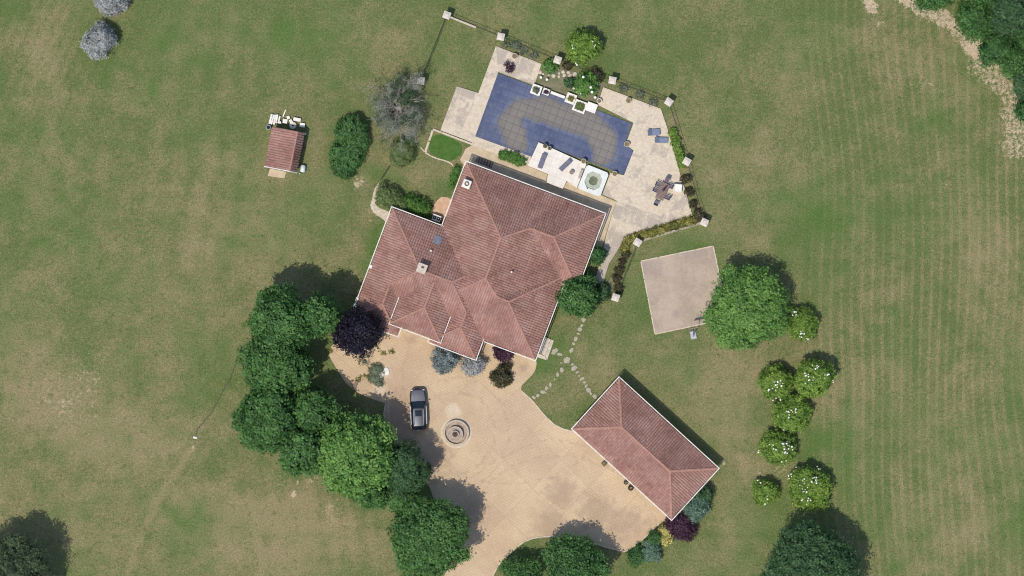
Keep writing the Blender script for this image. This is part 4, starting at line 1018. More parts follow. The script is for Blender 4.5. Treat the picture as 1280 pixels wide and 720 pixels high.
def tree(name, label, cat, px, py, rpx, h, leafm, seed, nl=8, dens=4.6, k=15, leaf=0.34, tr=0.19, group=None, flat=0.75, ecc=1.0, ang=0.0, core=0.80, trunk=True, spread=0.25, flowers=0, jag=0.12, low=0.45, lobe=0.48, limb='bark', bz=0.0, knobs=1.0):
    rng = np.random.default_rng(seed); zc = h * 0.62
    x, y = XY(px, py, zc); r = rpx * S * (1.10 if group == BELT else 0.97 if name == 'flowering_bush' else 1.05)
    t = empty(name, (x, y, bz), label, cat, group)
    lobes = [(0, 0, h - r * flat * 0.72, r * 0.74, r * 0.74, r * flat * 0.72)]
    a0 = rng.random() * 6.28
    for i in range(nl):
        a = a0 + 2 * math.pi * i / nl + rng.normal(0, 0.22); q = r * rng.uniform(0.46, 0.66); rr = r * lobe * rng.uniform(0.72, 1.15)
        rr = min(rr, r * 1.07 - q)
        lobes.append((q * math.cos(a), q * math.sin(a), max(h * rng.uniform(low, low + 0.24), rr * 0.5), rr, rr, rr * rng.uniform(.8, 1.05)))
    for i in range(max(2, nl // 2)):
        a = rng.random() * 6.28; q = r * rng.uniform(0.15, 0.4); rr = r * rng.uniform(0.28, 0.4)
        lobes.append((q * math.cos(a), q * math.sin(a), h - rr * flat * rng.uniform(.8, 1.15), rr, rr, rr * flat))
    lobes = np.array(lobes)
    if ecc != 1.0:
        ca, sa = math.cos(R(ang)), math.sin(R(ang)); e = lobes[:, 0].copy(), lobes[:, 1].copy()
        uu = (e[0] * ca + e[1] * sa) * ecc; vv = -e[0] * sa + e[1] * ca
        lobes[:, 0] = uu * ca - vv * sa; lobes[:, 1] = uu * sa + vv * ca
    lobes[:, 2] = np.minimum(lobes[:, 2], h - lobes[:, 5] * 0.9)
    # boughs: small knobs of foliage standing out of the big lobes, leaving shaded gaps between
    rs = min(max(0.20 * r, 0.30), 0.85); ns = int(knobs * 2.1 * (r / rs) ** 2 * 0.5); ext = []
    for _ in range(ns):
        L = lobes[rng.integers(0, len(lobes))]; dv = rng.normal(0, 1, 3); dv[2] = abs(dv[2]) + 0.1; dv /= np.linalg.norm(dv)
        c_ = L[:3] + dv * L[3:] * 0.93; q_ = rs * rng.uniform(0.6, 1.15)
        if any((((c_ - M2[:3]) / M2[3:]) ** 2).sum() < 0.72 for M2 in lobes): continue
        ext.append((*c_, q_, q_, q_ * 0.8))
    if ext: lobes = np.concatenate([lobes, np.array(ext)])
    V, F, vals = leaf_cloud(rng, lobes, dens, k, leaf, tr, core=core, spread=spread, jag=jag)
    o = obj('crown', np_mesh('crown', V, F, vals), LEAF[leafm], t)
    if trunk:
        tb = MB(); rt = 0.035 * h + 0.03; hz = max(h * 0.55, 0.3)
        tb.tube([(0, 0, -0.1), (0.03, 0.02, hz * 0.5), (0, 0, hz)], [rt * 1.3, rt, rt * 0.7], 8)
        for L in lobes[1:min(6, nl)]: tb.tube([(0, 0, hz * 0.6), (L[0] * .5, L[1] * .5, hz * .75), (L[0], L[1], L[2])], [rt * .6, rt * .4, rt * .15], 6)
        obj('trunk', tb.mesh('trunk'), M[limb], t)
    if flowers:
        fb = MB()
        up_ = V[: len(V) // 4 * 4].reshape(-1, 4, 3).mean(1); sel = up_[(up_[:, 2] > h * 0.35)]
        top = {}
        for p_ in sel[rng.permutation(len(sel))]:
            key = (round(p_[0] / 0.3), round(p_[1] / 0.3))
            if key not in top or p_[2] > top[key][2]: top[key] = p_
        tops = list(top.values()); ctrs = [tops[q_] for q_ in rng.permutation(len(tops))[:max(3, flowers // 4)]]; dd_ = np.array([min(np.linalg.norm(np.array(q_) - c_) for c_ in ctrs) for q_ in tops]) + rng.exponential(0.5, len(tops)); pick = np.argsort(dd_)[:flowers]
        for ii in pick:
            p_ = tops[ii]; rr = rng.uniform(0.05, 0.12)
            fb.lathe((p_[0], p_[1], p_[2] + 0.03), [(rr * .4, -rr * .4), (rr, 0.0), (rr * .8, rr * .5), (rr * .2, rr * .75)], 7)
        f_ = obj('blossoms', fb.mesh('blossoms'), M['blossom'], t); f_['kind'] = 'stuff'
    return t

def shrub_row(name, label, cat, lobes_px, leafm, seed, dens=9, k=16, leaf=0.16, tr=0.11, core=0.82, group=None, spread=0.25, trunk=True, jag=.07, bz=0.0):
    """hedge or low shrub: lobes given as px, py, radius px (x, y), top height m"""
    rng = np.random.default_rng(seed); A = np.array([(p[0], p[1]) for p in lobes_px]); cx, cy = A.mean(0)
    x0, y0 = XY(cx, cy, 0.5); t = empty(name, (x0, y0, bz), label, cat, group); lobes = []
    for p in lobes_px:
        x, y = XY(p[0], p[1], 0.5); h = p[4]; lobes.append((x - x0, y - y0, h * 0.45, p[2] * S, p[3] * S, h * 0.55))
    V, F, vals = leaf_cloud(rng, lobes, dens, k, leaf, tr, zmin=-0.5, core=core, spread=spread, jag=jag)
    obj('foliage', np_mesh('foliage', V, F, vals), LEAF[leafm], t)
    if trunk:
        tb = MB()
        for L in lobes: tb.tube([(L[0], L[1], -0.05), (L[0] + .02, L[1], L[2])], [0.05, 0.03], 6)
        obj('stem', tb.mesh('stem'), M['bark'], t)
    return t

tree('broadleaf_tree', 'tallest round green tree, at the house end of the belt', 'tree', 353, 399, 35, 10.5, 'mid', 1, 9, group=BELT)
tree('broadleaf_tree', 'narrow green tree between the purple tree and the round belt tree', 'tree', 400, 394, 22, 10.0, 'mid', 2, 7, group=BELT, ecc=1.0)
tree('broadleaf_tree', 'green belt tree next to the upper end of the garden hose', 'tree', 344, 456, 37, 9.0, 'mid', 3, 9, group=BELT)
tree('broadleaf_tree', 'deep green belt tree bulging out furthest into the lawn', 'tree', 336, 524, 36, 8.5, 'mid', 4, 9, group=BELT)
tree('broadleaf_tree', 'small dark belt tree in the shade beside the pale green tree', 'tree', 392, 516, 26, 7.5, 'mid', 5, 7, group=BELT)
tree('broadleaf_tree', 'dense green belt tree just before the pale green tree', 'tree', 378, 562, 27, 8.0, 'mid', 6, 7, group=BELT)
tree('broadleaf_tree', 'pale bright green tree with coarse leaves inside the belt', 'tree', 443, 565, 45, 9.0, 'bright', 7, 9, k=14, leaf=0.36, tr=0.22, group=BELT, dens=4.2)
tree('conifer_tree', 'dusky green feathery tree overhanging the driveway kerb behind the car', 'tree', 508, 588, 27, 7.5, 'dark', 8, 8, leaf=0.2, tr=0.15, k=20, group=BELT, ecc=1.25, ang=70)
tree('broadleaf_tree', 'low dark tree squeezed under the pale green tree', 'tree', 464, 612, 20, 5.5, 'mid', 9, 6, group=BELT)
tree('broadleaf_tree', 'round glossy green tree at the driveway entrance end of the belt', 'tree', 536, 673, 44, 8.0, 'mid', 10, 10, k=16, leaf=0.3, tr=0.19, group=BELT)
tree('broadleaf_tree', 'low shaded tree filling the belt above the entrance tree', 'tree', 503, 624, 17, 5.0, 'mid', 19, 6, group=BELT)
tree('copper_beech', 'dark purple leaved tree overlapping the house roof corner', 'tree', 447, 415.5, 27, 7.5, 'purple', 11, 8, leaf=0.26)
tree('broadleaf_tree', 'wide light green tree beside the play court', 'tree', 934, 384.5, 45.5, 6.0, 'bright', 12, 11, leaf=0.26, k=18, low=.35)
FB = 'flowering bushes on the lawn beside the garage'
for i, (a, b, r_, h_, lab) in enumerate([(1002, 405, 21, 2.6, 'flowering bush snug beside the wide light green tree'), (969.5, 478.5, 21.5, 2.8, 'flowering bush touching the left flank of a taller flowering bush'),
        (1017, 473, 26, 4.0, 'tall flowering bush pressed against a slightly lower one'), (991, 519.5, 23.5, 2.8, 'flowering bush in the middle of the bush group'),
        (973.5, 560, 23.5, 2.8, 'flowering bush covered in blossoms below the middle one'), (957.5, 615, 16.5, 2.3, 'smallest of the flowering bushes, almost without blossoms'),
        (1011, 609.5, 27.5, 3.3, 'broad flowering bush with most blossoms, ringed by bare soil')]):
    tree('flowering_bush', lab, 'bush', a, b, r_, h_, 'lime', 20 + i, 8, dens=8, k=14, leaf=0.23, tr=0.13, group=FB, flowers=(14, 16, 22, 12, 26, 5, 34)[i], low=0.3, flat=0.62, lobe=0.46)
tree('broadleaf_tree', 'large blue green tree standing alone on the lawn below the bushes', 'tree', 1012, 718, 55, 9.0, 'dark', 31, 11, leaf=0.26, k=18)
tree('broadleaf_tree', 'big green tree on the grass island at the driveway mouth', 'tree', 719, 707, 36, 6.0, 'deep', 32, 9, leaf=0.3, k=15)
tree('broadleaf_tree', 'smaller lighter tree on the grass island, nearer the road', 'tree', 652, 718, 22, 4.2, 'mid', 33, 7, leaf=0.28)
tree('broadleaf_tree', 'grey green tree with a long shadow in the far lawn corner', 'tree', 12, 722, 47, 8.5, 'dusk', 34, 10, leaf=0.24, k=16)
WD = 'trees at the edge of the wood'
for i, (a, b, r_, h_, lm, lab) in enumerate([(1222, 24, 25, 7, 'mid', 'green wood edge tree beside the widest bare soil'), (1246, 60, 20, 6, 'deep', 'dark wood edge tree behind the bare soil bend'), (1262, 18, 28, 9, 'dark', 'tall dusky tree deeper in the wood'),
        (1271, 76, 20, 6.5, 'mid', 'light green tree at the wood edge with open twigs'), (1294, 48, 26, 9, 'deep', 'dark tall tree inside the wood'), (1286, 138, 14, 4, 'deep', 'small bush-like tree at the lower end of the wood'),
        (1165, -12, 24, 6, 'deep', 'lone dark tree jutting from the wood past the bare soil'), (1235, -14, 26, 8, 'mid', 'round green tree at the back of the wood'), (1290, 104, 20, 7, 'dark', 'blue green tree between the wood and the lower bush')]):
    tree('broadleaf_tree', lab, 'tree', a, b, r_, h_, lm, 40 + i, 7, group=WD, leaf=0.27)
tree('silver_bush', 'round silver grey bush alone on the lawn', 'bush', 124, 51, 20.5, 3.2, 'silver', 55, 8, dens=9, k=14, leaf=0.2, tr=0.12, low=.3)
tree('silver_bush', 'silver grey bush on the lawn with its crown more bluish', 'bush', 139, -3, 20.5, 3.0, 'silver', 56, 8, dens=9, k=14, leaf=0.2, tr=0.12, low=.3)
shrub_row('shrub', 'dark green two-humped shrub between the shed and the dry tree', 'shrub', [(440, 164, 19, 18, 2.6), (434, 192, 20, 20, 2.4), (431, 209, 15, 13, 1.6), (446, 178, 14, 14, 2.4)], 'deep', 60, 8, 15, 0.22, 0.13)
shrub_row('clipped_hedge', 'olive clipped hedge block at the house corner', 'hedge', [(480, 240, 9, 10, 1.9), (487, 247, 13, 14, 2.0), (495, 254, 11, 13, 2.0), (478, 248, 8, 10, 1.8), (502, 257, 8, 9, 1.9)], 'olive', 61, 11, 16, 0.14, 0.09)
shrub_row('clipped_hedge', 'darker green clipped hedge joining the olive block to the gravel patch', 'hedge', [(514, 254, 11, 11, 1.8), (525, 259, 12, 11, 1.8), (533, 262, 7, 8, 1.6)], 'grass', 62, 11, 16, 0.15, 0.09)
shrub_row('clipped_hedge', 'olive hedge stump under the dry twiggy tree', 'hedge', [(503, 184, 13, 12, 1.9), (500, 198, 12, 11, 1.8), (511, 190, 9, 13, 1.9), (497, 190, 9, 12, 1.8)], 'olive', 63, 11, 16, 0.14, 0.09)
tree('shrub', 'blue grey open shrub against the front gutter of the house', 'shrub', 556, 448.5, 16, 2.3, 'bluegrey', 64, 7, dens=8, k=12, leaf=0.17, tr=0.12, core=0.55, low=.3)
tree('shrub', 'pale silvery blue shrub below the front roof corner', 'shrub', 591.5, 457, 13.5, 2.0, 'silver', 65, 6, dens=9, k=13, leaf=0.17, tr=0.11, low=.3)
tree('shrub', 'wine red shrub tucked under the front eave', 'shrub', 629, 440.5, 11.5, 2.2, 'wine', 66, 6, dens=9, k=13, leaf=0.2, tr=0.12, low=.3)
shrub_row('shrub', 'bronze dark shrub with ragged arms on the forecourt', 'shrub', [(626, 473, 10, 10, 1.8), (617, 470, 5, 4, 1.3), (634, 473, 5, 7, 1.3), (627, 463, 6, 6, 1.5), (634, 458, 5, 4, 1.2)], 'bronze', 67, 13, 13, 0.2, 0.12)
tree('fig_tree', 'round mid green tree hugging the house side notch', 'tree', 724, 371, 22, 4.5, 'mid', 68, 8, dens=6, k=14, leaf=0.32, tr=0.18, low=.35)
tree('shrub', 'glossy green shrub above the round tree beside the house wall', 'shrub', 737, 352, 9, 3.0, 'mid', 69, 5, dens=8, k=12, leaf=0.24, tr=0.13, low=.35)
tree('shrub', 'dark green shrub wedged between roof edge and paved path', 'shrub', 746, 319, 11, 2.6, 'deep', 70, 6, dens=8, k=13, leaf=0.22, tr=0.12, low=.35)
tree('shrub', 'deep shaded shrub at the foot of the paved path', 'shrub', 754, 366, 9, 1.5, 'dark', 71, 5, dens=8, k=13, leaf=0.2, tr=0.12, low=.3)
tree('flowering_bush', 'bright lime bush with white blossoms outside the pool fence', 'bush', 730.5, 59, 21, 3.0, 'lime', 72, 8, dens=8, k=14, leaf=0.22, tr=0.13, flowers=9, low=.3)
tree('shrub', 'light green shrub in the bed by the deck corner', 'shrub', 688, 82.5, 8, 1.2, 'bright', 73, 6, dens=9, k=13, leaf=0.2, tr=0.11, low=.3)
tree('shrub', 'round green shrub among white balls in the pool bed', 'shrub', 732.5, 106, 13.5, 1.9, 'bright', 74, 7, dens=8, k=13, leaf=0.22, tr=0.13, low=.3)
tree('shrub', 'small dark spiky plant by the fence pillar in the pool bed', 'shrub', 709.5, 82, 5, .8, 'bronze', 75, 5, dens=12, k=12, leaf=0.2, tr=0.1, low=.3, trunk=False)
tree('shrub', 'small dark plant in the middle of the pool bed', 'shrub', 711.5, 103.5, 5.5, .8, 'dark', 76, 5, dens=12, k=12, leaf=0.2, tr=0.1, low=.3)
tree('shrub', 'blackish shrub at the bed corner beside the gate pillar', 'shrub', 746, 95, 8, .9, 'bronze', 77, 5, dens=9, k=12, leaf=0.22, tr=0.12, low=.3, core=.6)
tree('shrub', 'bluish green shrub at the garage end wall', 'shrub', 868, 634, 17, 2.4, 'blueg', 78, 7, dens=8, k=14, leaf=0.22, tr=0.13, low=.3)
tree('shrub', 'dusky bronze shrub between garage wall and bluish shrub', 'shrub', 880, 617, 12, 2.0, 'dark', 79, 6, dens=8, k=12, leaf=0.2, tr=0.13, low=.3, core=.65)
tree('shrub', 'wine purple shrub at the garage corner', 'shrub', 852, 656, 17.5, 2.2, 'wine', 80, 8, dens=8, k=14, leaf=0.24, tr=0.15, low=.3, jag=.16)
tree('shrub', 'yellow leaved shrub beside the purple one', 'shrub', 832, 668, 11, 1.4, 'yellow', 81, 6, dens=10, k=12, leaf=0.2, tr=0.11, low=.3)
tree('shrub', 'dark little conifer at the driveway edge next to the yellow shrub', 'shrub', 818, 672, 9, 1.7, 'deep', 82, 5, dens=10, k=13, leaf=0.15, tr=0.09, low=.3)
tree('shrub', 'pale bluish low conifer at the driveway bend', 'shrub', 813, 689, 13, 1.4, 'blueg', 83, 6, dens=9, k=15, leaf=0.16, tr=0.11, low=.3)
tree('shrub', 'dark juniper between the island trees and the bluish conifer', 'shrub', 795, 695, 12, 1.2, 'deep', 84, 6, dens=9, k=15, leaf=0.16, tr=0.11, low=.3)
shrub_row('shrub', 'low green cushion plant beside the white boulder on the gravel', 'shrub', [(470, 463, 9, 9, .5), (469, 473, 9, 8, .45), (474, 480, 6, 4, .4)], 'greygreen', 85, 11, 12, 0.12, 0.08)
shrub_row('shrub', 'wispy grey plant below the purple tree', 'shrub', [(455, 452, 7, 6, .5), (460, 446, 5, 4, .5)], 'greygreen', 86, 8, 8, 0.12, 0.10, core=.4)
shrub_row('shrub', 'grassy clump growing in the long pool planter', 'shrub', [(632, 194, 8, 6, .5), (641, 197, 9, 6.5, .55), (650, 201, 8, 6, .5)], 'grass', 87, 14, 14, 0.16, 0.08, bz=0.24, trunk=False)
shrub_row('shrub', 'dark green strip of ground plants against the house side', 'shrub', [(571, 213, 5, 7, .5), (567, 222, 5, 7, .5), (564, 230, 4, 6, .45)], 'grass', 88, 14, 14, 0.13, 0.08)
shrub_row('border_plants', 'leafy green plants between the deck and fence by the blue loungers', 'hedge', [(842, 166, 5, 6, .6), (845, 177, 6, 7, .65), (849, 188, 6, 7, .65), (852, 198, 6, 7, .65), (853, 206, 5, 5, .5)], 'lime', 89, 14, 13, 0.17, 0.09)
gh = []
for i in range(15):
    f = i / 14; gh.append((786 + f * 82, 299.5 - f * 25.5, 6.0, 5.2, 0.75 + 0.12 * math.sin(i * 2.1)))
gh += [(783, 305, 5, 6, .7), (780, 311, 4.5, 5, .6)]
shrub_row('border_hedge', 'golden green hedge along the lower edge of the deck', 'hedge', gh, 'gold', 90, 16, 12, 0.15, 0.09, spread=.4)
for i, (a, b) in enumerate([(782, 318), (778, 327), (774, 338), (771, 348), (773, 360)]):
    tree('border_plant', 'sparse dark plant in the bed between path and fence', 'plant', a, b, (4.6, 4, 4.8, 4.2, 5.5)[i], 0.55, 'bronze', 91 + i, 5, dens=11, k=9, leaf=0.18, tr=0.1, low=.3, core=.4, group='plants in the bed beside the path', trunk=False)
for i, (a, b, r_) in enumerate([(873, 268, 7), (862, 240, 5), (858, 224, 5), (866, 255, 4)]):
    tree('border_plant', 'dark bushy plant in the bare strip inside the fence', 'plant', a, b, r_, 0.8, 'bronze', 101 + i, 5, dens=11, k=10, leaf=0.18, tr=0.1, low=.3, core=.5, group='plants in the strip inside the fence', trunk=False)
for i, (a, b, r_) in enumerate([(645, 57, 5), (655, 63, 5), (668, 69, 4), (632, 55, 4), (780, 110, 5), (800, 118, 5), (816, 127, 5)]):
    tree('border_plant', 'low grey green tuft at the foot of the pool fence', 'plant', a, b, r_, 0.35, 'greygreen', 111 + i, 5, dens=11, k=9, leaf=0.14, tr=0.1, low=.3, core=.4, group='tufts along the pool fence', trunk=False)
# plants in the white planters
for i, (a, b, r_, lm, lab) in enumerate([(670.3, 112.3, 4.2, 'greygreen', 'brownish succulent in the square planter next to the smallest one'), (682.6, 114.6, 2.6, 'wine', 'tiny reddish plant in the smallest pool planter'), (713.6, 123.2, 4.0, 'gold', 'yellowish tuft planted at the low wall end'), (724.8, 133, 5.6, 'olive', 'grassy plants filling the largest pool planter')]):
    shrub_row('planter_plant', lab, 'plant', [(a - r_ * .3, b, r_ * .7, r_ * .8, .3), (a + r_ * .35, b + .5, r_ * .65, r_ * .75, .32)], lm, 120 + i, 16, 10, 0.13, 0.07, bz=0.44, trunk=False, core=.6)

# ---- dry twiggy tree
def dry_tree():
    rg = random.Random(8); x0, y0 = XY(497, 136, 2.5); t = empty('dry_tree', (x0, y0, 0), 'grey half-dead twiggy tree beside a fence pillar', 'tree')
    trunk = MB(); br = MB(); tips = []
    trunk.tube([(0, 0, -0.1), (0.05, 0, 1.0), (0.1, 0.1, 1.8)], [0.24, 0.19, 0.15], 8)
    def grow(p, dvec, L, r, lev, mb):
        pts = [np.array(p)]; dv = np.array(dvec, float)
        for s_ in range(3):
            dv = dv + np.array([rg.gauss(0, .22), rg.gauss(0, .22), rg.gauss(0.0, .12)]); dv /= np.linalg.norm(dv); pts.append(pts[-1] + dv * L / 3)
            pts[-1][2] = max(pts[-1][2], 0.25)
        mb.tube(pts, [r, r * .8, r * .6, r * .4], 5 if lev < 2 else 4, cap=False)
        if lev >= 3: tips.append(pts[-1]); return
        for k_ in range((7, 8, 6)[lev] if lev < 3 else 0):
            a = rg.choice(pts[1:]); e = dv + np.array([rg.gauss(0, .75), rg.gauss(0, .75), rg.gauss(.08, .35)]); e /= np.linalg.norm(e)
            grow(a, e, L * rg.uniform(.5, .72), r * .52, lev + 1, mb)
    # the crown is longer than wide: it runs from upper right to lower left
    for a, L in [(80, 3.2), (115, 3.0), (150, 2.4), (200, 2.5), (235, 3.0), (262, 3.3), (290, 2.9), (330, 2.0), (20, 2.0), (50, 2.4)]:
        grow((0.1, 0.1, 1.6), (math.cos(R(a)), math.sin(R(a)), 0.5), L, 0.085, 0 if a % 4 else 0, br) if False else grow((0.1, 0.1, 1.6), (math.cos(R(a)), math.sin(R(a)), 0.5), L * 0.92, 0.085, 1, br)
    obj('trunk', trunk.mesh('trunk'), M['greybark'], t)
    o = obj('branches', br.mesh('branches'), M['greybark'], t); o['kind'] = 'stuff'
    rng = np.random.default_rng(9); T = np.array(tips); sel = T[(rng.random(len(T)) < 0.9) & (fbm(T[:, 0], T[:, 1], 1.0, 23) > 0.44)]
    n = len(sel) * 26; C = np.repeat(sel, 26, 0) + rng.normal(0, 0.26, (n, 3)); C[:, 2] = np.maximum(C[:, 2], .2)
    nr = rng.normal(0, .6, (n, 3)) + np.array([0, 0, .8]); nr /= np.linalg.norm(nr, axis=1)[:, None]; tt = np.cross(nr, rng.normal(0, 1, (n, 3))); tt /= np.linalg.norm(tt, axis=1)[:, None]; b = np.cross(nr, tt); l = rng.uniform(.10, .22, (n, 1))
    V = np.stack([C - tt * l * .5, C + b * l * .25, C + tt * l * .5, C - b * l * .25], 1).reshape(-1, 3)
    o = obj('crown', np_mesh('crown', V, np.arange(n * 4).reshape(-1, 4), np.clip(sstep(0.46, 0.62, fbm(C[:, 0], C[:, 1], 1.3, 17)) * 0.9 + rng.normal(0, .12, n), 0, 1)), LEAF['lichen'], t)
dry_tree()
x0, y0 = XY(507, 118); 
tree('shrub', 'dark green shrub showing through the dry tree', 'shrub', 508, 124, 13, 2.6, 'dark', 130, 6, dens=7, k=10, leaf=0.18, tr=0.14, low=.3, core=.5)
tree('shrub', 'grey green suckers under the dry tree branches', 'shrub', 485, 145, 17, 2.3, 'greygreen', 131, 6, dens=6, k=9, leaf=0.16, tr=0.14, low=.3, core=.4)

# ================================================================== THINGS
# ---- fence: stone pillars and iron panels
PIL = [((526, 101), 'square stone fence pillar under the dry tree'), ((558.5, 19), 'stone fence pillar at the outermost fence corner, a dwarf wall beside it'),
       ((626, 46), 'stone fence pillar facing the end of the stained deck strip'), ((697, 75), 'greyish stone fence pillar beside the small dark spiky plant'),
       ((765.5, 100.5), 'stone fence pillar at the end of the pool bed'), ((836, 127.5), 'pale angular pillar at the fence bend above the blue loungers'),
       ((858.5, 202), 'pillar on the fence side between blue loungers and white armchair'), ((880.5, 278), 'pillar where the golden hedge meets the fence corner'),
       ((797, 303), 'broad pillar at the end of the golden hedge'), ((769.5, 372), 'last pillar below the plants beside the paved path')]
def pillar(px, py, label, rz):
    x, y = XY(px, py, 1.5); t = empty('stone_pillar', (x, y, 0), label, 'pillar', 'stone pillars of the garden fence', rz=rz)
    me = MB().box((0, 0, -0.1), (0.62, 0.62, 1.65), top=0.98).mesh('shaft'); me.materials.append(M['stone']); inst('shaft', me, t)
    me = MB().box((0, 0, 1.55), (0.84, 0.84, 0.09)).box((0, 0, 1.64), (0.80, 0.80, 0.14), top=0.35).mesh('cap'); me.materials.append(M['cap']); inst('cap', me, t)
for (p, lab), a in zip(PIL, (8, 20, 12, 20, 10, 34, 30, 25, 32, 18)): pillar(p[0], p[1], lab, -R(a))
bal_me = MB().box((0, 0, 0.05), (0.025, 0.025, 1.15)).mesh('baluster'); bal_me.materials.append(M['iron'])
def fence(a, b, label, wall=0.0, dy=0.0):
    p, q = np.array(XY(*a)), np.array(XY(*b)); dv = q - p; L = np.linalg.norm(dv); dv /= L; p = p + dv * 0.38; q = q - dv * 0.38; L = np.linalg.norm(q - p)
    mid = (p + q) / 2; t = empty('iron_fence', (mid[0], mid[1], 0), label, 'fence', 'iron fence panels round the pool garden', 'thing', rz=math.atan2(dv[1], dv[0]))
    for z in (0.16, 1.12):
        me = MB().box((0, 0, z), (L, 0.036, 0.035)).mesh('rail'); me.materials.append(M['iron']); inst('rail', me, t)
    for k in range(int(L / 0.30)): inst('baluster', bal_me, t, (-L / 2 + 0.15 + k * 0.30, 0, 0))
    if wall:
        me = MB().box((0, 0, -0.05), (L * wall, 0.24, 0.30)).mesh('dwarf_wall'); me.materials.append(M['stone']); inst('dwarf_wall', me, t, (-L * (1 - wall) / 2, -0.06, 0))
P_ = [p for p, _ in PIL]
fence(P_[0], P_[1], 'iron fence panel running away from the dry tree across open lawn')
fence(P_[1], P_[2], 'iron fence panel standing partly on a pale dwarf wall', 0.55)
fence(P_[2], P_[3], 'iron fence panel behind the stained deck strip')
fence(P_[3], P_[4], 'iron fence panel between the lime bush and the pool bed')
fence(P_[4], P_[5], 'iron fence panel along the top of the wide deck')
fence(P_[5], P_[6], 'iron fence panel beside the leafy border plants')
fence(P_[6], P_[7], 'iron fence panel beside the bare plant strip near the patio table')
fence(P_[7], P_[8], 'iron fence panel with dwarf wall along the golden hedge', 0.96)
fence(P_[8], P_[9], 'iron fence panel behind the plants beside the paved path')
fence((489, 204), (473.5, 229), 'short iron fence panel ending at the rubble path')

